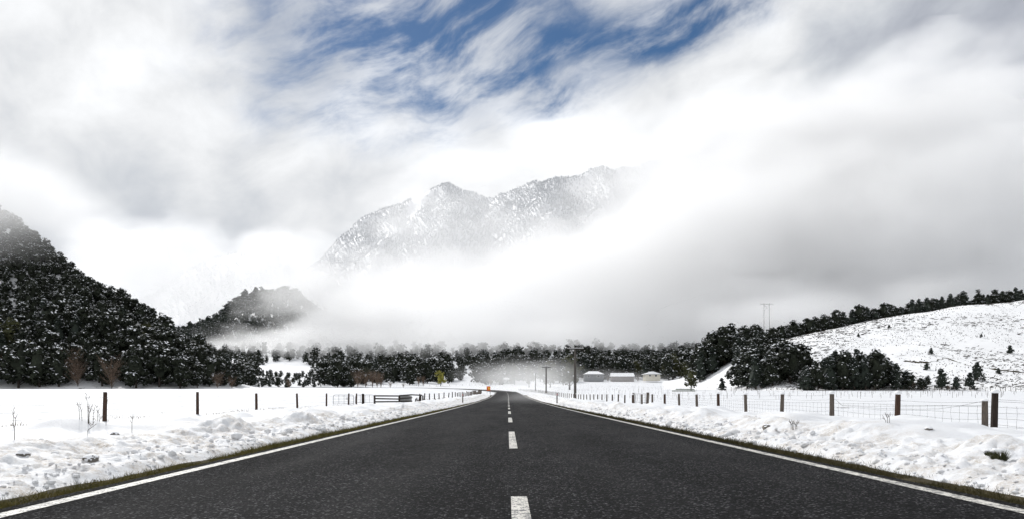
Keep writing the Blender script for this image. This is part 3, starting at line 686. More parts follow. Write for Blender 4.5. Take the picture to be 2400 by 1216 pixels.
# --- belt behind the farm houses
mid_f = lambda X, Y: field_z(X, Y)
bb = scatter(60, (1265, 1665), lambda p: (520 if p > 1365 else 470, 575), mid_f, 6.0)
for X, Y, z, px in bb:
    kd = random.choice(['beech', 'beech', 'olive', 'pine']); h = random.choice((11, 14, 17))*random.uniform(.85, 1.2)*(1.06 if px > 1560 else 1.0)
    tree(kd, (X, Y, z-.3), h, ('lower ' if h < 12.5 else ('tall ' if h < 16 else 'tallest '))+LOOK[kd]+' in the shelter belt, '+pick(px, [(1320, 'left of the nearest power pole'), (1375, 'behind the nearest power pole'), (1425, 'behind the dark house'), (1490, 'behind the long shed'), (1560, 'behind the cream house'), (1610, 'right of the cream house'), (9999, 'beside the wooded flank')]), 'evergreens behind the farm houses')
for px, pb, pt, Y, lab in ((1335, 903, 822, 330, 'broad olive green tree just left of the nearest power pole'), (1240, 903, 857, 420, 'misty olive tree behind the bend of the road'),
                           (1205, 900, 850, 455, 'pale misty tree behind the hazy grey house'), (1290, 902, 840, 400, 'tall olive tree between the second and first power poles')):
    X = (px-HX)/FPX*Y; z = float(field_z(X, Y)); tree('olive', (X, Y, z-.2), (pb-pt)*Y/FPX, lab, None)
px, Y = 1620, 235; X = (px-HX)/FPX*Y; tree('olive', (X, Y, float(field_z(X, Y))-.2), 7.0, 'small spreading tree with visible trunk behind the timber stack', None)
px, Y = 1693, 222; X = (px-HX)/FPX*Y; tree('pine', (X, Y, float(field_z(X, Y))-.2), 4.2, 'small round evergreen alone on the snow bank left of the wooded flank', None, wide=1.3)
# --- valley trees left of the road bend
def clear(px, X, Y):
    if ((px-672)/68.0)**2+((Y-700)/110.0)**2 < .65+.75*float(vn(X/22., Y/30., 3)): return False
    if 1084 < px < 1114 and 470 < Y < 690: return False
    if 1005 < px < 1022 and Y < 650: return False
    return True
front = scatter(64, (560, 1175), lambda p: (395 if p < 860 else 440, 450 if p < 860 else 520), mid_f, 5.5, keep=lambda px, X, Y: not (1088 < px < 1112) and not (1005 < px < 1060 and Y < 480))
for X, Y, z, px in front:
    h = random.choice((7, 9, 12, 15))*random.uniform(.8, 1.15) if not 600 < px < 740 else random.uniform(3, 6)
    kd = random.choice(['beech', 'beech', 'beech', 'pine'])
    tree(kd, (X, Y, z-.3), h, size(h)+' '+LOOK[kd]+' fronting the valley wood, '+pick(px, [(600, 'left of the white clearing'), (740, 'before the white clearing'), (830, 'left of the bare poplars'), (900, 'behind the bare poplars'), (970, 'above the stockyard rails'), (1060, 'beside the yellow willow'), (9999, 'left of the road bend')]), 'evergreens at the front of the valley wood')
midp = scatter(1500, (420, 1900), lambda p: (470 if p > 860 and p < 1250 else (455 if p < 860 else 590), 960), mid_f, 7.0, keep=clear)
low2 = dict(h=12, rad=4.2, base=1.0, nclump=16, nleaf=11, leaf=1.15, nsnow=5, snow=.95)
mass('valley_forest', [(X, Y, z-.3, (random.uniform(3.5, 6) if (600 < px < 745 and Y < 620) else random.choice((6, 8, 10, 12, 16))*random.uniform(.8, 1.2))) for X, Y, z, px in midp], 'dark snow-flecked forest filling the valley floor below the fog', low2, ['leaf', 'tree_snow'], .3)
spp = scatter(2900, (300, 1068), lambda p: (float(shF(p))+5, float(shC(p))+25), lambda X, Y: shH(X/Y, Y), 6.2)
mass('spur_forest', [(X, Y, z-.3, random.choice((7, 9, 12, 17))*random.uniform(.8, 1.15)) for X, Y, z, px in spp], 'dark forest on the low spur left of the mountain', dict(low2, nclump=12, nleaf=10, leaf=1.3, nsnow=5), ['leaf_blue', 'tree_snow'], .3)
s2p = scatter(1100, (250, 760), lambda p: (float(s2F(p))+20, float(s2C(p))+25), lambda X, Y: s2H(X/Y, Y), 9.0)
mass('far_spur_forest', [(X, Y, z-.3, random.uniform(9, 13)) for X, Y, z, px in s2p], 'hazy snowy forest on the farther spur behind the mist', dict(low2, nclump=9, nleaf=9, leaf=1.6, nsnow=7, snow=1.3), ['leaf_frost', 'tree_snow'], .5)
def mclear(px, X, Y):
    z = float(mtH(X/Y, Y)); py = HY-(z-ZC)*FPX/Y
    t = (py-448)/65.0
    if 0 < t < 1 and abs(px-(992-32*t)) < 22*(1-.55*t)*(.8+.5*random.random()): return False
    return True
mp = scatter(15000, (700, 1950), lambda p: (float(mtF(p))+120, float(mtC(p))+30), lambda X, Y: mtH(X/Y, Y), 5.6, keep=mclear, tries=4)
mass('mountain_forest', [(X, Y, z-.5, random.uniform(6.5, 10)) for X, Y, z, px in mp], 'snow-laden forest covering the mountain slopes', dict(h=12, rad=4.0, base=.6, nclump=7, nleaf=5, leaf=2.0, nsnow=16, snow=2.4, conic=.3), ['leaf_frost', 'tree_snow'], .6)
# bare poplars, willow, shrubs in the valley
for px, pb, pt, Y, w, lab in ((838, 906, 862, 385, 1, 'broad leafless brown tree at the left end of the bare trees'), (857, 906, 864, 388, 1, 'leafless brown tree beside the tall bare poplars, left side'), (873, 906, 862, 384, 0, 'leafless upright poplar in the middle of the valley wood edge'),
                              (884, 905, 864, 380, 0, 'tall bare poplar with upright twigs, second of the row'), (893, 905, 866, 382, 0, 'bare poplar at the right end of the poplar row'),
                              (981, 897, 873, 420, 2, 'narrow bare poplar left of the yellow willow'), (992, 897, 872, 422, 2, 'narrow bare poplar nearest the yellow willow'), (915, 905, 890, 380, 1, 'low leafless shrub right of the bare poplars'),
                              (945, 905, 893, 385, 1, 'low leafless shrub midway between the poplars and the willow'), (678, 906, 884, 385, 1, 'brown leafless bush in front of the white clearing'), (1150, 900, 880, 430, 1, 'brown leafless bush behind the orange road sign'),
                              (1495, 884, 868, 498, 1, 'leafless bush between the long shed and the cream house'), (1425, 887, 874, 498, 1, 'leafless bush at the left end of the long shed')):
    X = (px-HX)/FPX*Y; bare((X, Y, float(field_z(X, Y))-.1), (pb-pt)*Y/FPX, lab, w)
px, Y = 1033, 425; X = (px-HX)/FPX*Y; tree('willow', (X, Y, float(field_z(X, Y))+.4), 9.0, 'yellow green willow standing out before the dark valley wood', None, href=8.0, wide=.95)

# ------------------------------------------------------------------ fences
def post_mesh(h, r, m, seed, n=8, taper=.92):
    rng = np.random.default_rng(seed); mb = MB(); rr = [r*1.02, r, r*.98, r*taper]; zs = [-.5, 0, h*.55, h]; b = 0; vs = []
    ang0 = rng.uniform(0, 1); jit = 1+rng.uniform(-.09, .09, n)
    for i, z in enumerate(zs):
        for k in range(n):
            a = ang0+k*6.2832/n; q = rr[i]*jit[k]*(1+rng.uniform(-.03, .03)); vs.append((math.cos(a)*q, math.sin(a)*q, z+(rng.uniform(-.012, .012) if i == 3 else 0)))
    fs = [(i*n+k, i*n+(k+1) % n, (i+1)*n+(k+1) % n, (i+1)*n+k) for i in range(3) for k in range(n)]+[tuple(3*n+k for k in range(n))]
    mb.add(vs, fs); return mb.mesh('post', m)
def cap_mesh(r, seed):
    rng = np.random.default_rng(seed); V = IV2.copy(); V = V*(1+rng.uniform(-.05, .05, (len(V), 1))); V[:, 2] = np.where(V[:, 2] < 0, V[:, 2]*.35, V[:, 2]*.95); V[:, :2] *= 1.12
    return np_mesh('snow_cap', V*r, IF2, 'cap', smooth=True)
def fence_line(Ys, xf): return [(float(xf(y)), float(y)) for y in Ys]
# right fence
def rfx(Y): return np.interp(Y, [0, 120, 190, 230, 260, 290, 320], [10.5, 10.5, 9.6, 8.6, 7.0, 4.5, 0.5])
rp_px = [2330, 2103, 1950, 1832, 1748, 1684, 1634, 1592, 1558, 1529]
rY = [11.0]+[10.5*FPX/(p-HX) for p in rp_px]
while rY[-1] < 300: rY.append(rY[-1]+4.15*random.uniform(.96, 1.04))
rpos = [(float(rfx(y)), y, ground_z(float(rfx(y)), y)) for y in rY]
rf = empty('wire_fence', rpos[1]); tag(rf, 'post and wire netting fence along the right side of the road', 'fence')
PM = {m: [post_mesh(.98, .073, m, i) for i in range(3)] for m in ('wood_grey', 'wood_red', 'wood_dark')}
CAPS = [cap_mesh(.095, i) for i in range(4)]
def local(root, p): return Vector(p)-root.location
for i, (x, y, z) in enumerate(rpos):
    m = 'wood_dark' if i == 1 else random.choice(['wood_grey', 'wood_grey', 'wood_red'])
    h = .90*random.uniform(.95, 1.05)/.98
    top = ZC+(HY-921)*y/FPX
    if i == 1: h = (top-z+.02)/.98
    elif 1 < i < 11: h = (top-z+random.uniform(-.05, .01))/.98
    p = obj('post', random.choice(PM[m]), rf, local(rf, (x, y, z)), (random.uniform(-.03, .03), random.uniform(-.035, .02), random.uniform(0, 6)), (1.0, 1.0, h))
    if i < 32:
        c = obj('snow_cap', CAPS[i % 4], p, (0, 0, .985), (0, 0, i), (random.uniform(.85, 1.05), random.uniform(.85, 1.05), random.uniform(.75, 1.05)/h))
# strainer post just behind the nearest one
y = 17.4; x = (2308-HX)/FPX*y; z = ground_z(x, y)
zt = ZC-(938-HY)*y/FPX; p = obj('strainer_post', PM['wood_grey'][1], rf, local(rf, (x, y, z-.1)), (0, .015, 1), (1.0, 1.0, (zt-z+.1)/.98)); obj('snow_cap', CAPS[2], p, (0, 0, .985), (0, 0, 1), (.9, .9, .7))
nb = MB(); near = [q for q in rpos if q[1] < 62]
lv = [.14, .28, .42, .56]
for a, b in zip(near[:-1], near[1:]):
    L = math.hypot(b[0]-a[0], b[1]-a[1]); nseg = 8
    for h in lv:
        pts = []
        for k in range(nseg+1):
            t = k/nseg; pts.append((a[0]+(b[0]-a[0])*t+.06, a[1]+(b[1]-a[1])*t, a[2]+(b[2]-a[2])*t+h+.02*math.sin(t*math.pi*2+h*9)-.03*math.sin(math.pi*t)))
        nb.tube(pts, 0.0032, 3, cap=False)
    if a[1] < 40:
        n = int(L/.30)
        for k in range(1, n):
            t = k/n; x = a[0]+(b[0]-a[0])*t+.06; y = a[1]+(b[1]-a[1])*t; z = a[2]+(b[2]-a[2])*t; w = .025*math.sin(k*2.3)
            nb.tube([(x, y, z-.05), (x, y+w, z+.2), (x, y-w*.6, z+.4), (x, y+w*.4, z+.56)], .0026, 3, cap=False)
o = obj('wire_netting', nb.mesh('wire_netting', 'wire'), rf, -rf.location)
tw = MB()
for a, b in zip(near[:-1], near[1:]):
    hs = (.66, .82) if a[1] > 22 else (.66,)
    for h in hs:
        tw.tube([(a[0]+(b[0]-a[0])*t+.06, a[1]+(b[1]-a[1])*t, a[2]+(b[2]-a[2])*t+h-.04*math.sin(math.pi*t)) for t in (0, .25, .5, .75, 1)], .0032, 3, cap=False)
def onf(px, py): Y = 10.56*FPX/(px-HX); return at(px, py, Y)
tw.tube([onf(1958, 935), onf(1975, 950), onf(2010, 952), onf(2060, 956), onf(2100, 957), onf(2150, 958), onf(2200, 957), onf(2250, 950), onf(2300, 940)], .0035, 3, cap=False)
tw.tube([onf(1958, 935), onf(1972, 948), onf(2030, 951), onf(2090, 951), onf(2200, 950), onf(2305, 949)], .0035, 3, cap=False)
tw.tube([onf(2330, 935), onf(2440, 941)], .0032, 3, cap=False)
obj('top_wire', tw.mesh('top_wire', 'wire'), rf, -rf.location)
tb = MB(); a, b = onf(1962, 954), onf(1992, 955); tb.tube([a, a.lerp(b, .08), a.lerp(b, .12), a.lerp(b, .3), a.lerp(b, .34), b], [.016, .016, .006, .006, .018, .005], 5); obj('wire_strainer', tb.mesh('wire_strainer', 'steel'), rf, -rf.location)
# wire field gate in the right fence
gy0, gy1 = 10.5*FPX/(1507-HX), 10.5*FPX/(1481-HX)
gr = empty('field_gate', (10.7, gy0, ground_z(10.7, gy0))); tag(gr, 'narrow wire gate between two thick posts in the right fence', 'gate')
for i, y in enumerate((gy0-.5, gy1+.6)):
    p = obj('gate_post', PM['wood_grey'][i], gr, local(gr, (10.75, y, ground_z(10.75, y)-.02)), (.03*(-1)**i, .04, i), (1.5, 1.5, 1.08)); obj('snow_cap', CAPS[i], p, (0, 0, .985), (0, 0, i), (1.0, 1.0, .95))
gm = MB(); za = ground_z(10.75, gy0); 
for zz in (.25, .95): gm.tube([(10.75, gy0, za+zz), (10.75, gy1, za+zz)], .02, 5)
obj('gate_frame', gm.mesh('gate_frame', 'steel'), gr, -gr.location)
for t in (.08, .5, .9):
    k = MB(); yy = gy0+(gy1-gy0)*t; k.tube([(10.75, yy, za+.05), (10.75, yy, za+.97)], .022, 5); obj('gate_bar', k.mesh('gate_bar', 'steel'), gr, -gr.location)
# left fence
def lfx(Y): return np.interp(Y, [0, 62, 85, 105, 130, 190, 230, 260], [-12.5, -12.5, -10.6, -8.6, -8.2, -8.6, -10, -13])
lY = [12.5*FPX/(HX-p) for p in (-90, 245, 463, 601, 697, 765, 817, 835)]
l2 = [82.0]
while l2[-1] < 250: l2.append(l2[-1]+3.0*random.uniform(.93, 1.07))
lpos = [(float(lfx(y)), y, ground_z(float(lfx(y)), y)) for y in lY]
lf = empty('wire_fence', lpos[1]); tag(lf, 'post and plain wire fence along the left field', 'fence')
for i, (x, y, z) in enumerate(lpos):
    top = ZC+(HY-(918 if i < 3 else 921))*y/FPX; h = top-z
    obj('post', PM['wood_red'][i % 3], lf, local(lf, (x, y, z)), (random.uniform(-.02, .02), random.uniform(0, .04), i), (.86, .86, h/.98))
wm = MB()
for h in (.18, .36, .55, .74):
    for a, b in zip(lpos[:-1], lpos[1:]):
        wm.tube([(a[0]+(b[0]-a[0])*t+.06, a[1]+(b[1]-a[1])*t, a[2]+(b[2]-a[2])*t+h-.025*math.sin(math.pi*t)) for t in (0, .33, .66, 1)], .0036, 3, cap=False)
obj('fence_wire', wm.mesh('fence_wire', 'wire'), lf, -lf.location)
lpos2 = [(float(lfx(y)), y, ground_z(float(lfx(y)), y)) for y in l2]
lf2 = empty('wire_fence', lpos2[0]); tag(lf2, 'close-set post fence running from the stockyard rails to the left side of the bend', 'fence')
for i, (x, y, z) in enumerate(lpos2):
    obj('post', PM['wood_dark' if i < 12 else 'wood_grey'][i % 3], lf2, local(lf2, (x, y, z)), (random.uniform(-.05, .05), random.uniform(-.02, .14 if i < 8 else .06), i), (1.0, 1.0, random.uniform(.86, 1.0)))
wm = MB()
for h in (.3, .6, .85): wm.tube([(x, y, z+h) for x, y, z in lpos2], .004, 3, cap=False)
obj('fence_wire', wm.mesh('fence_wire', 'wire'), lf2, -lf2.location)
# dead grass at the foot of the left fences
n = 2600; t = RNG.uniform(0, 1, n); Y = 13+RNG.uniform(0, 1, n)**1.3*100; X = lfx(Y)+RNG.normal(-.35, .22, n); k = vn(Y*.35, Y*0, 91) > .42; Y = Y[k]; X = X[k]
z = np.where(np.abs(X-road_x(Y)) < S_OUT-1.5, verge_z(X, Y), field_z(X, Y)); blades('dead_grass', np.stack([X, Y, z], -1), .10*RNG.uniform(.5, 1.3, len(Y)), .02, .8, 'deadgrass', 'thin line of dead grass poking out of the snow under the left fence', 'grass')
for i in (0, 1, 2, 3, 4, 6):
    x, y, z = lpos2[i]; n = 90; P = np.stack([x+RNG.normal(.1, .16, n), y+RNG.normal(0, .2, n), np.full(n, z)], -1)
n = 420; ii = RNG.integers(0, 7, n); B = np.array(lpos2)[ii]; blades('dead_grass', B+np.stack([RNG.normal(0, .18, n), RNG.normal(0, .25, n), np.zeros(n)], -1), .3*RNG.uniform(.5, 1.2, n), .05, .5, 'deadgrass', 'rusty dead grass around the posts beside the stockyard rails', 'grass')
# ------------------------------------------------------------------ gates and stockyard on the left
def steel_gate(px0, px1, Y0, Y1, top, bot, label):
    a, b = at(px0, 930, Y0), at(px1, 930, Y1); za = ZC-(top-HY)*Y0/FPX; zb = ZC-(top-HY)*Y1/FPX; g0 = ZC-(bot-HY)*Y0/FPX; g1 = ZC-(bot-HY)*Y1/FPX
    r = empty('steel_gate', (a.x, a.y, g0)); tag(r, label, 'gate'); fm = MB(); L = b-a
    def P(t, h): return (a.x+L.x*t, a.y+L.y*t, (g0+(g1-g0)*t)*(1-h)+(za+(zb-za)*t)*h)
    fm.tube([P(0, 0), P(0, .75), P(.02, .93), P(.07, 1), P(.5, 1), P(.93, 1), P(.98, .93), P(1, .75), P(1, 0)], .022, 6); fm.tube([P(0, .12), P(1, .12)], .016, 5)
    obj('gate_frame', fm.mesh('gate_frame', 'steel'), r, -r.location)
    for t in (.25, .5, .75):
        k = MB(); k.tube([P(t, .05), P(t, 1)], .014, 5); obj('gate_bar', k.mesh('gate_bar', 'steel'), r, -r.location)
    k = MB()
    for h in (.3, .48, .66, .84): k.tube([P(0, h), P(1, h)], .005, 4)
    obj('gate_wire', k.mesh('gate_wire', 'wire'), r, -r.location)
    return r
steel_gate(781, 829, 50, 56, 924.5, 946, 'pale tubular steel gate at the left of the thick strainer post')
steel_gate(833, 876, 57, 62, 924.5, 944, 'pale tubular steel gate between the strainer post and stockyard rails')
v = at(851, 944, 58.5); sp_ = obj('strainer_post', PM['wood_dark'][0], None, (v.x, v.y, v.z-.05), (0, 0, 0), (1.6, 1.6, .86)); tag(sp_, 'thick dark strainer post standing between the two steel gates', 'post')
v = at(813, 933, 52.5); k = MB(); k.box((0, 0, 0), (.16, .012, .19)); sg = obj('small_sign', k.mesh('small_sign', 'white'), None, v); tag(sg, 'small pale square sign hanging on the left steel gate', 'sign')
yard = empty('stockyard_rails', at(878, 944, 63)); tag(yard, 'dark wooden rail fence of the stockyard beside the left road', 'fence')
def rail(p0, p1, h0=.13, th=.045):
    k = MB(); d = Vector(p1)-Vector(p0); c = (Vector(p0)+Vector(p1))/2; X_ = d.normalized(); Z_ = Vector((0, 0, 1)); Z_ = (Z_-X_*Z_.dot(X_)).normalized(); Y_ = Z_.cross(X_)
    M_ = Matrix((X_, Y_, Z_)).transposed(); k.box((0, 0, 0), (d.length, th, h0), M=M_); return obj('rail', k.mesh('rail', 'rail'), yard, c-yard.location)
for pxa, ya, pxb, yb, rows in ((878, 63, 936, 69, ((926.5, 926.8), (933, 934), (940.5, 940))), (936, 69, 966, 75, ((926, 923.8), (933.5, 930.8), (940, 939)))):
    for t0, t1 in rows: rail(at(pxa, t0, ya), at(pxb, t1, yb))
rail(at(963, 924, 75), at(989, 925, 80))
for px, Y, tp, bt in ((878, 63, 925, 944), (936, 69, 925, 943), (986, 79.5, 923.5, 944), (991, 80.2, 925.5, 944)):
    b = at(px, bt, Y); t = at(px, tp, Y); obj('rail_post', PM['wood_dark'][1], yard, b-yard.location, (0, 0, px), (1.15, 1.15, (t.z-b.z)/.98))
for px, lean, hh in ((973, .25, .55), (978, .12, .65), (981, .2, .72)):
    b = at(px, 944, 78.5); obj('leaning_post', PM['wood_dark'][2], yard, b-yard.location, (0, lean, px), (.9, .9, hh))
k = MB(); a, b = at(937, 943, 70.2), at(965, 943, 76.2); d = b-a; ztop = 18*70/FPX
k.add([a, b, b+Vector((0, 0, ztop)), a+Vector((0, 0, ztop)), a+Vector((-.3, .9, 0)), b+Vector((-.3, .9, 0)), b+Vector((-.3, .9, ztop)), a+Vector((-.3, .9, ztop))], [(0, 1, 2, 3), (7, 6, 5, 4), (3, 2, 6, 7), (1, 0, 4, 5), (0, 3, 7, 4), (2, 1, 5, 6)])
bx = obj('feed_bin', k.mesh('feed_bin', 'board')); tag(bx, 'weathered grey board bin behind the right end of the stockyard rails', 'bin')

# ------------------------------------------------------------------ power poles
def power_pole(px, top, base, Y, label, arm=2.9, group='power poles beside the road'):
    b = at(px, base, Y); h = (base-top)*Y/FPX; r = empty('power_pole', b); tag(r, label, 'power pole', group)
    k = MB(); k.tube([(0, 0, -.8), (0, 0, h*.5), (0, 0, h)], [.24, .21, .17], 8); obj('pole', k.mesh('pole', 'pole', True), r)
    k = MB(); k.box((0, -.12, h-.35), (arm, .14, .22)); ca = obj('crossarm', k.mesh('crossarm', 'pole_dark'), r)
    for x in (-.46, -.3, .3, .46):
        k = MB(); k.tube([(0, 0, 0), (0, 0, .1), (0, 0, .13), (0, 0, .24)], [.02, .02, .05, .035], 6); obj('insulator', k.mesh('insulator', 'ceramic'), ca, (x*arm, -.12, h-.28))
    k = MB(); k.tube([(-.03*arm*9, -.12, h-.4), (0, -.1, h-1.1), (.03*arm*9, -.12, h-.4)], .03, 4); obj('arm_brace', k.mesh('arm_brace', 'pole_dark'), r)
    k = MB(); k.box((0, -.12, h-.21), (arm*.98, .15, .06)); obj('snow', k.mesh('snow', 'cap'), ca)
    return r
power_pole(1348, 812, 938, 118, 'tallest and nearest wooden power pole with snowy crossarm on the right')
power_pole(1280, 857, 924, 216, 'second nearest roadside power pole, left of the tallest one')
power_pole(1255, 871, 920, 301, 'third roadside power pole fading in the mist')
power_pole(1240, 879, 917, 384, 'farthest and faintest roadside power pole at the bend')
power_pole(1297, 884, 914, 455, 'distant power pole between the tallest and second power poles')
power_pole(1340, 882, 906, 560, 'small far power pole just left of the tallest pole')
# two-legged pylon in the fog above the right flank
b = at(1797, 775, 560); h = 65*560/FPX; py_ = empty('power_pylon', b); tag(py_, 'two-legged power pylon half hidden in fog above the right flank', 'pylon')
for x in (-2.2, 2.2):
    k = MB(); k.tube([(x, 0, -8), (x, 0, h)], [.32, .24], 7); obj('leg', k.mesh('leg', 'pole_dark'), py_)
k = MB(); k.box((0, 0, h-.6), (10.5, .35, .45)); obj('crossarm', k.mesh('crossarm', 'pole_dark'), py_)
k = MB(); k.tube([(-2.2, 0, h-6), (2.2, 0, h-1)], .12, 4); k.tube([(2.2, 0.3, h-6), (-2.2, 0.3, h-1)], .12, 4); obj('brace', k.mesh('brace', 'pole_dark'), py_)
# ------------------------------------------------------------------ road sign and marker posts
Y = 205.0; b = at(1145, 920, Y); sg = empty('road_sign', b); tag(sg, 'square orange temporary warning sign at the left of the road bend', 'sign')
k = MB(); k.box((0, 0, 1.35), (1.08, .03, 1.22)); pn = obj('sign_panel', k.mesh('sign_panel', 'orange'), sg)
k = MB(); k.add([(-.03+.0, -.02, 1.05), (.12, -.02, 1.0), (.42, -.02, 1.55), (.28, -.02, 1.62), (.2, -.02, 1.38), (.06, -.02, 1.72), (-.06, -.02, 1.66)], [(0, 1, 2, 3, 4, 5, 6)]); obj('symbol', k.mesh('symbol', 'yellow'), pn)
k = MB(); k.box((-.2, -.021, 1.2), (.12, .004, .45)); obj('symbol', k.mesh('symbol', 'black'), pn)
for x in (-.4, .4):
    k = MB(); k.tube([(x, .05, -.4), (x, .05, 1.9)], .035, 5); obj('leg', k.mesh('leg', 'wood_dark'), sg)
def marker(px, py, label, m='white'):
    v = hit(px, py); r = empty('marker_post', v); tag(r, label, 'marker post', 'roadside marker posts')
    k = MB(); k.box((0, 0, .4), (.11, .03, 1.1)); p = obj('post', k.mesh('post', m), r)
    k = MB(); k.box((0, -.018, .8), (.06, .008, .14)); obj('reflector', k.mesh('reflector', 'red'), p)
marker(1084.5, 943, 'thin brown marker post in the snow on the left of the road', 'wood_grey'); marker(1305.5, 944, 'thin grey marker post in the snow on the right of the road', 'pole')
marker(1150, 925, 'tiny pale marker post below the orange sign')
# ------------------------------------------------------------------ farm buildings
def house(px, py, Y, w, d, hw, hr, wall, label, windows=(), ridge='x', over=.5, rz=0.0, hip=False, posts=0):
    v = at(px, py, Y); v.z = float(field_z(v.x, v.y))-.2 if py is None else v.z
    r = empty('farm_house', v, rz); tag(r, label, 'house')
    k = MB(); k.box((0, 0, hw/2-1), (w, d, hw+2)); wl = obj('wall', k.mesh('wall', wall), r)
    k = MB(); W, D = w/2+over, d/2+over
    if hip: vs = [(-W, -D, hw), (W, -D, hw), (W, D, hw), (-W, D, hw), (-W*.45, 0, hw+hr), (W*.45, 0, hw+hr)]; fs = [(0, 1, 5, 4), (1, 2, 5), (2, 3, 4, 5), (3, 0, 4), (3, 2, 1, 0)]
    elif ridge == 'x': vs = [(-W, -D, hw), (W, -D, hw), (W, D, hw), (-W, D, hw), (-W, 0, hw+hr), (W, 0, hw+hr)]; fs = [(0, 1, 5, 4), (1, 2, 5), (2, 3, 4, 5), (3, 0, 4), (3, 2, 1, 0)]
    else: vs = [(-W, -D, hw), (W, -D, hw), (W, D, hw), (-W, D, hw), (0, -D, hw+hr), (0, D, hw+hr)]; fs = [(0, 1, 4), (1, 2, 5, 4), (2, 3, 5), (3, 0, 4, 5), (3, 2, 1, 0)]
    k.add(vs, fs); rf_ = obj('roof', k.mesh('roof', 'cap'), r)
    k = MB(); k.box((0, -d/2-over+.05, hw-.1), (w+2*over, .06, .22)); obj('fascia', k.mesh('fascia', 'wall_dark'), rf_)
    if ridge == 'y':                                        # gable wall
        k = MB(); k.add([(-w/2, -d/2-.01, hw-.3), (w/2, -d/2-.01, hw-.3), (0, -d/2-.01, hw+hr*.88)], [(0, 1, 2)]); obj('gable', k.mesh('gable', wall), wl)
    for x, z, ww, wh in windows:
        k = MB(); k.box((x, -d/2-.02, z), (ww, .08, wh)); f = obj('window', k.mesh('window', 'white'), wl)
        k = MB(); k.box((x, -d/2-.045, z), (ww*.86, .08, wh*.84)); obj('pane', k.mesh('pane', 'glass'), f)
    for i in range(posts):
        k = MB(); x = -w/2+w*(i+.5)/posts; k.box((x, -d/2-.06, hw/2-.5), (.12, .1, hw+1)); obj('wall_post', k.mesh('wall_post', 'wall_dark'), wl)
    return r
house(1391, 886, 500, 13.5, 9, 3.0, 2.2, 'wall_dark', 'dark house with a snowy hipped roof left of the long shed', ((-4, 1.6, 1.8, 1.2), (3, 1.6, 2.2, 1.2)), hip=True)
sh_ = house(1458, 889, 500, 15.5, 8, 2.3, 2.6, 'wall_brown', 'long low brown shed under a thick snow-covered roof', (), posts=7); sh_.name = 'farm_shed'; sh_['category'] = 'shed'
house(1527, 885, 495, 10.5, 9, 2.6, 2.0, 'wall_cream', 'cream house with gable front and dark windows right of the shed', ((-2.0, 1.7, 1.3, 1.3), (2.2, 1.6, 1.5, 1.5)), ridge='y', over=1.2)
house(1189, 900, 470, 10.5, 8, 3.0, 1.6, 'wall_grey', 'hazy grey house under snow behind the road bend', ((-3, 1.7, 1.2, 1.4), (0, 1.7, 1.2, 1.4), (3, 1.7, 1.2, 1.4)))
# timber stack in the right field
v = at(1604, 914, 205); v.z = float(field_z(v.x, v.y)); ts_ = empty('timber_stack', v); tag(ts_, 'low stack of greenish timber beams with snow in the right field', 'timber')
for row, (z, n, x0, x1) in enumerate(((.15, 3, -3.4, 3.1), (.62, 2, -2.7, 2.7))):
    for j in range(n):
        k = MB(); k.box(((x0+x1)/2+random.uniform(-.2, .2), j*.35-.2, z+.1), (x1-x0, .28, .26)); bm_ = obj('beam', k.mesh('beam', 'green_wood'), ts_)
        if row or j == 0: k = MB(); k.box(((x0+x1)/2, j*.35-.2, z+.26), (x1-x0-.5, .3, .05)); obj('snow', k.mesh('snow', 'cap'), bm_)
# ------------------------------------------------------------------ vineyard stakes, far field fence
mb = MB(); rng = np.random.default_rng(4)
for Y in np.concatenate([np.arange(104, 176, 7.5), np.arange(180, 420, 13)]):
    x0, x1 = 16+max(0, (Y-190))*.02, (150 if Y < 176 else 95+Y*.02)
    for X in np.arange(x0, x1, 2.6 if Y < 176 else 4.2):
        if rng.uniform() < .22: continue
        x = X+rng.normal(0, .25); y = Y+rng.normal(0, .4)
        if (x/y)*FPX+HX > 1640 and y > 178: continue
        z = float(field_z(x, y)); h = rng.uniform(.5, 1.05) if rng.uniform() > .12 else 1.5; w = .028
        mb.box((x, y, z+h/2-.1), (w, w, h+.2))
st = obj('vineyard_stakes', mb.mesh('vineyard_stakes', 'wood_grey')); tag(st, 'rows of thin stakes standing in the snow of the right field', 'stakes', kind='stuff')
ff = [((p-HX)/FPX*Y, Y) for p, Y in zip(np.linspace(1690, 2440, 64), np.linspace(196, 181, 64))]
fr_ = empty('wire_fence', (ff[0][0], ff[0][1], float(field_z(*ff[0])))); tag(fr_, 'thin far fence along the foot of the snowy right hill', 'fence')
pm = post_mesh(1.15, .055, 'wood_grey', 8, 5)
pts = [(x, y, float(field_z(x, y))) for x, y in ff]
for i, p in enumerate(pts): obj('post', pm, fr_, local(fr_, p), (0, 0, i))
wm = MB()
for h in (.5, .8, 1.08): wm.tube([(x, y, z+h) for x, y, z in pts], .014, 3, cap=False)
obj('fence_wire', wm.mesh('fence_wire', 'wire'), fr_, -fr_.location)
# fence along the far side of the bend
ff = [(x, 395+.00005*(x+60)**2*0, 0) for x in np.arange(-150, -8, 4.0)]
fr_ = empty('wire_fence', (ff[0][0], 425, float(field_z(ff[0][0], 425)))); tag(fr_, 'faint far fence beyond the road where it swings left', 'fence')
pts = [(x, 425.0, float(field_z(x, 425.0))) for x, _, _ in ff]
for i, p in enumerate(pts): obj('post', pm, fr_, local(fr_, p), (0, 0, i))
wm = MB(); wm.tube([(x, y, z+.9) for x, y, z in pts], .012, 3, cap=False); obj('fence_wire', wm.mesh('fence_wire', 'wire'), fr_, -fr_.location)
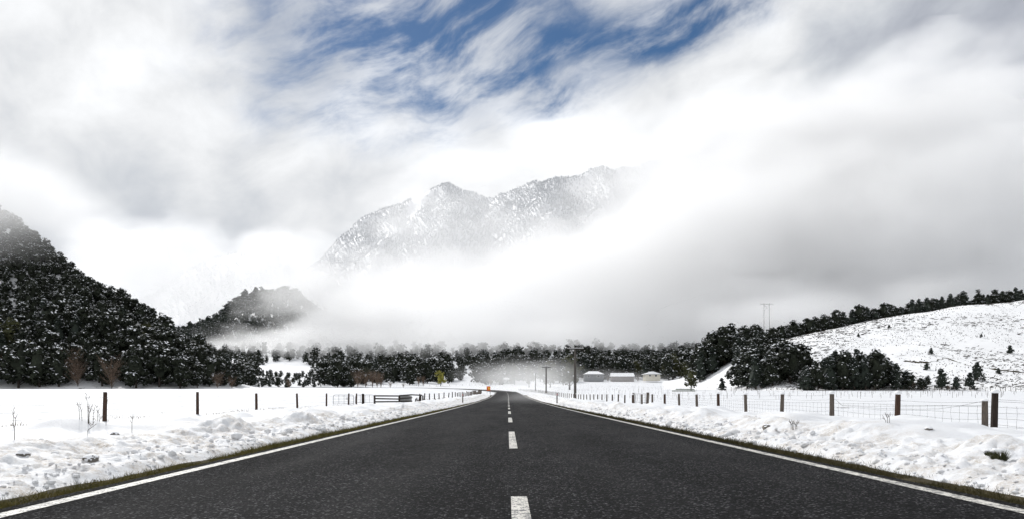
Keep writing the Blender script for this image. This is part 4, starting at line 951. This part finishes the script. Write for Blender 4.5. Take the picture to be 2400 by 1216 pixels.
# ------------------------------------------------------------------ logging debris on the right hill
mb = MB(); rng = np.random.default_rng(12)
for _ in range(2600):
    px = rng.uniform(1840, 2460); yc, yf = float(rhC(px)), float(rhF(px)); t = rng.uniform(.02, .97)**1.1; Y = yf+(yc-yf)*t; X = (px-HX)/FPX*Y
    if vn(X/28., Y/28., 7) < .40: continue
    z = float(rhH(X/Y, Y)); a = rng.normal(0, .5); L = rng.uniform(.3, 1.5)*(1+.6*t)
    if rng.uniform() < .09: L *= 2.4
    mb.tube([(X-math.cos(a)*L/2, Y-math.sin(a)*L/2, z+.05), (X, Y, z+.12+.1*rng.uniform()), (X+math.cos(a)*L/2, Y+math.sin(a)*L/2, z+.03+rng.uniform(0, .4))], [.05, .11, .04], 4)
o = obj('slash_debris', mb.mesh('slash_debris', 'bark')); tag(o, 'scattered dark branches and stumps poking through the snowy right hill', 'branches', kind='stuff')
n = 7000; px = rng.uniform(1800, 2480, n); yc = rhC(px); yf = rhF(px); Y = yf+(yc-yf)*rng.uniform(.01, .98, n); X = (px-HX)/FPX*Y
k_ = fbm(X/16., Y/16., 3, 17)+.25*vn(X/60., Y/60., 18) > .58; X = X[k_]; Y = Y[k_]
blades('hillside_scrub', np.stack([X, Y, rhH(X/Y, Y)-.05], -1), RNG.uniform(.15, .55, len(X)), .42, .9, 'bark', 'fine dark grass and scrub speckling the snowy right hillside', 'scrub')
# eroded brown bank running across the slope
P = []; 
for px, py in ((2118, 846), (2150, 849), (2180, 850), (2200, 843), (2215, 838), (2240, 847), (2270, 856), (2300, 860), (2330, 866), (2370, 870), (2420, 875), (2480, 880)):
    best = None
    for Y in np.arange(187, 330, .5):
        z = float(rhH((px-HX)/FPX, Y)); yy = HY-(z-ZC)*FPX/Y
        if yy <= py: best = Y; break
    Y = best or 250; P.append(((px-HX)/FPX*Y, Y, float(rhH((px-HX)/FPX, Y))))
P = np.array(P); tq = np.linspace(0, len(P)-1, 90); PX, PY, PZ = (np.interp(tq, np.arange(len(P)), P[:, i]) for i in range(3)); k = MB(); vs = []
for i in range(90):
    y = PY[i]+(vn(i*.5, 3.0, 2)-.5)*1.6; z = float(rhH(PX[i]/y, y)); hgt = .42*max(.05, float(vn(i*.31, 1.0, 5))-.22)*1.6
    vs += [(PX[i], y-.35, z-.2), (PX[i]+.1, y-.1, z+hgt), (PX[i], y+.5, z+hgt*.4-.1)]
k.add(vs, [(i*3+a, i*3+3+a, i*3+4+a, i*3+1+a) for i in range(89) for a in (0, 1)])
o = obj('earth_bank', k.mesh('earth_bank', 'soil')); tag(o, 'thin brown earth bank cutting across the snowy right slope', 'bank')
# shrubs on the slope
for px, py, h, lab in ((2012, 790, 1.8, 'small dark shrub high on the snowy right slope, leftmost'), (2182, 830, 2.4, 'dark shrub above the brown earth bank'), (2368, 828, 3.2, 'biggest dark shrub near the right edge of the snowy slope'),
                       (2340, 876, 2.0, 'small shrub below the brown bank at the far right'), (2172, 866, 2.4, 'shrub left of the small pines on the lower right slope'), (2084, 768, 1.6, 'small shrub halfway up the snowy right slope'), (2300, 790, 1.6, 'low shrub in the middle of the upper right slope')):
    Y = 187.0
    while HY-(float(rhH((px-HX)/FPX, Y))-ZC)*FPX/Y > py and Y < 400: Y += .5
    X = (px-HX)/FPX*Y; t = tree('pine', (X, Y, float(rhH(X/Y, Y))-.1), h, lab, None, name='shrub', wide=1.7); t['category'] = 'shrub'
# ------------------------------------------------------------------ things in the roadside snow
def rock(px, py, r, label, cover=.5, name='rock', m='rock', sink=.3):
    v = hit(px, py); V = IV3.copy(); n = fbm(V[:, 0]*1.7+px, V[:, 1]*1.7+V[:, 2]*1.3, 3, 4); V = V*(.72+.55*n)[:, None]*np.array([1.15, .95, .8])*r
    F = IF3; fn = np.cross(V[F[:, 1]]-V[F[:, 0]], V[F[:, 2]]-V[F[:, 0]]); fn /= np.linalg.norm(fn, axis=1)[:, None]+1e-9
    root = empty(name, (v.x, v.y, v.z-r*.42)); tag(root, label, 'rock' if name == 'rock' else name.split('_')[-1])
    obj('stone' if name == 'rock' else 'earth', np_mesh('stone', V+np.array([0, 0, r*.3]), F, m, smooth=True), root)
    up = (fn[:, 2] > cover); W = V*1.06+np.array([0, 0, r*.3+r*.07]); obj('snow', np_mesh('snow', W, F[up], 'cap', smooth=True), root)
rock(213, 1074, .065, 'snow-capped rock lump at the edge of the crumbled snow, far left', .35)
rock(270, 1020, .055, 'dark rock peeking from a snow mound below the left fence', .1)
rock(1798, 1003, .085, 'small bare brown rock in the right snow bank', .75)
rock(2176, 1010, .05, 'small dark stone between two snow mounds by the right fence', .4)
rock(55, 1070, .06, 'dark stone in a hollow of the snow bank at the far left', .2)
def weed(px, py, n, h, spread, label, name='dry_weed', lean=.15):
    v = hit(px, py); r = empty(name, v); tag(r, label, 'weed')
    for i in range(n):
        x = random.gauss(0, spread); y = random.gauss(0, spread*.5); l = random.gauss(0, lean); hh = h*random.uniform(.55, 1.05)
        k = MB(); k.tube([(x, y, -.1), (x+l*.2*hh, y, hh*.5), (x+l*hh, y+.02, hh)], [.0045, .004, .0025], 4)
        for q in range(3): z0 = hh*random.uniform(.45, .95); s = random.choice((-1, 1)); k.tube([(x+l*z0*.7, y, z0), (x+l*z0*.7+s*.03, y, z0+.05)], [.004, .003], 3)
        obj('stalk', k.mesh('stalk', 'stem'), r)
weed(206, 992, 7, .46, .045, 'clump of tall dry weed stalks left of the nearest left fence post')
weed(232, 988, 3, .36, .05, 'short dry stalks between the tall weed clump and the fence post')
weed(30, 1003, 1, .36, .01, 'single thin dry stem at the far left edge of the snow', 'withered_weed', .03); weed(36, 1033, 1, .36, .01, 'single dry stem in front of the left bank mounds', 'withered_weed', .1)
weed(380, 977, 1, .24, .01, 'single short stem before the second left fence post', 'withered_weed', .05); weed(312, 1016, 1, .32, .01, 'single thin stem right of the nearest left fence post', 'withered_weed', .12)
weed(213, 1023, 1, .2, .03, 'bent dry stem leaning over the left snow bank', 'withered_weed', .7)
weed(1866, 1007, 6, .13, .05, 'small dry twiggy weed in the right snow bank', 'dry_weed', .6); weed(2078, 996, 3, .14, .03, 'little dark weed beside the second right fence post', 'dry_weed', .5)
def tuft(px, py, r, label):
    v = hit(px, py); root = empty('grass_tuft', v); tag(root, label, 'tuft'); n = 260; a = RNG.uniform(0, 6.28, n); q = np.sqrt(RNG.uniform(0, 1, n))*r*.7
    P = np.stack([np.cos(a)*q, np.sin(a)*q, np.full(n, -.02)], -1); T = P+np.stack([np.cos(a)*r*.9*RNG.uniform(.3, 1.2, n), np.sin(a)*r*.9*RNG.uniform(.3, 1.2, n), r*RNG.uniform(.5, 1.5, n)], -1)
    w = np.stack([-np.sin(a)*.008, np.cos(a)*.008, 0*a], -1); V = np.stack([P-w, P+w, T], 1).reshape(-1, 3); obj('blades', np_mesh('blades', V, np.arange(n*3).reshape(-1, 3), 'leaf_olive'), root)
    V = IV2*np.array([r*.8, r*.7, r*.35])*(1+.15*RNG.uniform(-1, 1, (len(IV2), 1)))+np.array([.0, .03, r*.95]); obj('snow', np_mesh('snow', V, IF2, 'cap', smooth=True), root)
tuft(2342, 1076, .085, 'dark green grass tuft showing through the right snow bank'); tuft(2318, 1074, .04, 'tiny grass tuft beside the larger tuft in the right bank')

# ------------------------------------------------------------------ low cloud and mist
def cloud(name, label, masses, dens, nscale, amp, soft=2.2, rate=1.0, aniso=.35, warpamt=.0, pad=1.0, cat='cloud'):
    """masses: px, py, Y, half width px, half height px, half depth m, tilt deg"""
    m = bpy.data.materials.new(name); m.use_nodes = True; nt = m.node_tree; nt.nodes.clear(); q = G(nt)
    out = q.n('ShaderNodeOutputMaterial'); vol = q.n('ShaderNodeVolumePrincipled'); nt.links.new(vol.outputs[0], out.inputs['Volume'])
    t = q.n('ShaderNodeTexCoord'); P0 = t.outputs['Object']
    wn = q.n('ShaderNodeTexNoise'); q.put(wn.inputs['Vector'], P0); wn.inputs['Scale'].default_value = nscale*.8; wn.inputs['Detail'].default_value = 2.0
    wsc = q.n('ShaderNodeVectorMath', operation='SCALE'); q.put(wsc.inputs[0], q.v('SUBTRACT', wn.outputs['Color'], (.5, .5, .5))); wsc.inputs['Scale'].default_value = .7/nscale
    P = q.v('ADD', P0, wsc.outputs[0])
    lo = np.full(3, 1e9); hi = np.full(3, -1e9); f = None; hull = []
    for (px, py, Y, rx, rz, ry, tilt, w) in masses:
        c = at(px, py, Y); k = Y/FPX; rx, rz = rx*k, rz*k; ca, sa = math.cos(R(tilt)), math.sin(R(tilt))
        d = q.v('SUBTRACT', P, tuple(c)); s = q.n('ShaderNodeSeparateXYZ'); q.put(s.inputs[0], d)
        a = q.m('ADD', q.m('MULTIPLY', s.outputs[0], ca/rx), q.m('MULTIPLY', s.outputs[2], sa/rx)); b = q.m('ADD', q.m('MULTIPLY', s.outputs[0], -sa/rz), q.m('MULTIPLY', s.outputs[2], ca/rz))
        l = q.v('LENGTH', q.xyz(a, q.m('MULTIPLY', s.outputs[1], 1.0/ry), b)); e = q.m('MULTIPLY', q.m('SUBTRACT', 1.0, l), w)
        f = e if f is None else q.m('MAXIMUM', f, e)
        hull.append(np.stack([IV2[:, 0]*rx*ca-IV2[:, 2]*rz*sa, IV2[:, 1]*ry, IV2[:, 0]*rx*sa+IV2[:, 2]*rz*ca], -1)*1.12+np.array(c))
        ex = math.hypot(rx*ca, rz*sa); ez = math.hypot(rx*sa, rz*ca); E = np.array([ex, ry, ez])*pad; C_ = np.array(c); lo = np.minimum(lo, C_-E); hi = np.maximum(hi, C_+E)
    n = q.noise(q.v('MULTIPLY', P0, (.7, .7, 1.35)), nscale*1.6, 5, .62, warpamt)
    den = q.ss(q.m('ADD', f, q.m('MULTIPLY', q.m('SUBTRACT', n, .5), amp)), 0.0, soft*.25)
    edge = q.m('MULTIPLY', den, q.ss(f, 0.0, .08))
    q.put(vol.inputs['Density'], q.m('MULTIPLY', edge, dens)); vol.inputs['Color'].default_value = (.995, .995, .995, 1); vol.inputs['Anisotropy'].default_value = aniso
    m.cycles.volume_step_rate = rate
    try: m.cycles.volume_sampling = 'DISTANCE'
    except Exception: pass
    bm = bmesh.new()
    for p in np.concatenate(hull): bm.verts.new(p)
    r_ = bmesh.ops.convex_hull(bm, input=bm.verts); bmesh.ops.delete(bm, geom=list({e for e in r_['geom_interior']+r_['geom_unused'] if isinstance(e, bmesh.types.BMVert)}), context='VERTS')
    bmesh.ops.recalc_face_normals(bm, faces=bm.faces); me = bpy.data.meshes.new(name); bm.to_mesh(me); bm.free(); me.materials.append(m)
    return tag(obj(name, me), label, cat, kind='stuff')
cloud('fog_bank', 'great white fog bank drifting across the foot of the mountain',
      [(1050, 735, 1080, 400, 115, 290, 8, 1.0), (1520, 632, 1120, 600, 185, 340, 18, 1.0), (2150, 570, 1120, 700, 240, 340, 4, 1.0), (780, 770, 1000, 230, 60, 150, 4, .9), (1700, 745, 1000, 850, 95, 210, -3, .9), (1950, 390, 1300, 580, 230, 280, 18, 1.0),
       (1150, 800, 880, 750, 58, 150, 0, 1.0)],
      .0105, .0060, 1.5, 2.2, rate=.7)
cloud('mountain_veil', 'thin pale veil of cloud drifting over the mountain face', [(1080, 670, 1480, 560, 230, 160, 12, 1.0), (1640, 430, 1500, 430, 200, 170, 14, 1.4), (1040, 520, 1480, 340, 160, 130, 10, .65)], .0084, .006, 1.2, 3.0, rate=.9)
cloud('hill_cloud', 'grey cloud wrapping the top of the left forested hill',
      [(-90, 430, 270, 420, 150, 85, -24, 1.0)], .018, .014, 1.0, 3.0, rate=.8)
cloud('valley_mist', 'thin mist lying in front of the low spur', [(610, 818, 930, 270, 36, 80, 0, 1.0), (830, 725, 960, 190, 85, 80, 10, 1.0), (720, 680, 960, 190, 85, 65, 16, .9)], .014, .012, 1.1, 2.4, rate=.8)
cloud('spur_mist', 'pale mist hanging behind the low spur', [(400, 660, 1560, 330, 170, 110, -8, 1.2), (600, 645, 1560, 210, 110, 110, 20, 1.1)], .011, .008, 1.0, 2.2, rate=.8)
cloud('crest_mist', 'thin mist drifting behind the trees of the right hill crest', [(1800, 730, 470, 260, 60, 50, 6, 1.0), (2150, 690, 500, 330, 50, 40, 8, .8)], .008, .02, 1.0, 3.0, rate=1.0, cat='mist')
cloud('road_mist', 'faint mist steaming off the road at the bend', [(1225, 888, 300, 170, 46, 110, 0, 1.0), (1240, 936, 100, 130, 22, 55, 0, .8), (1450, 884, 430, 150, 24, 45, 0, .6)], .0062, .05, .9, 2.6, rate=1.0, cat='mist')
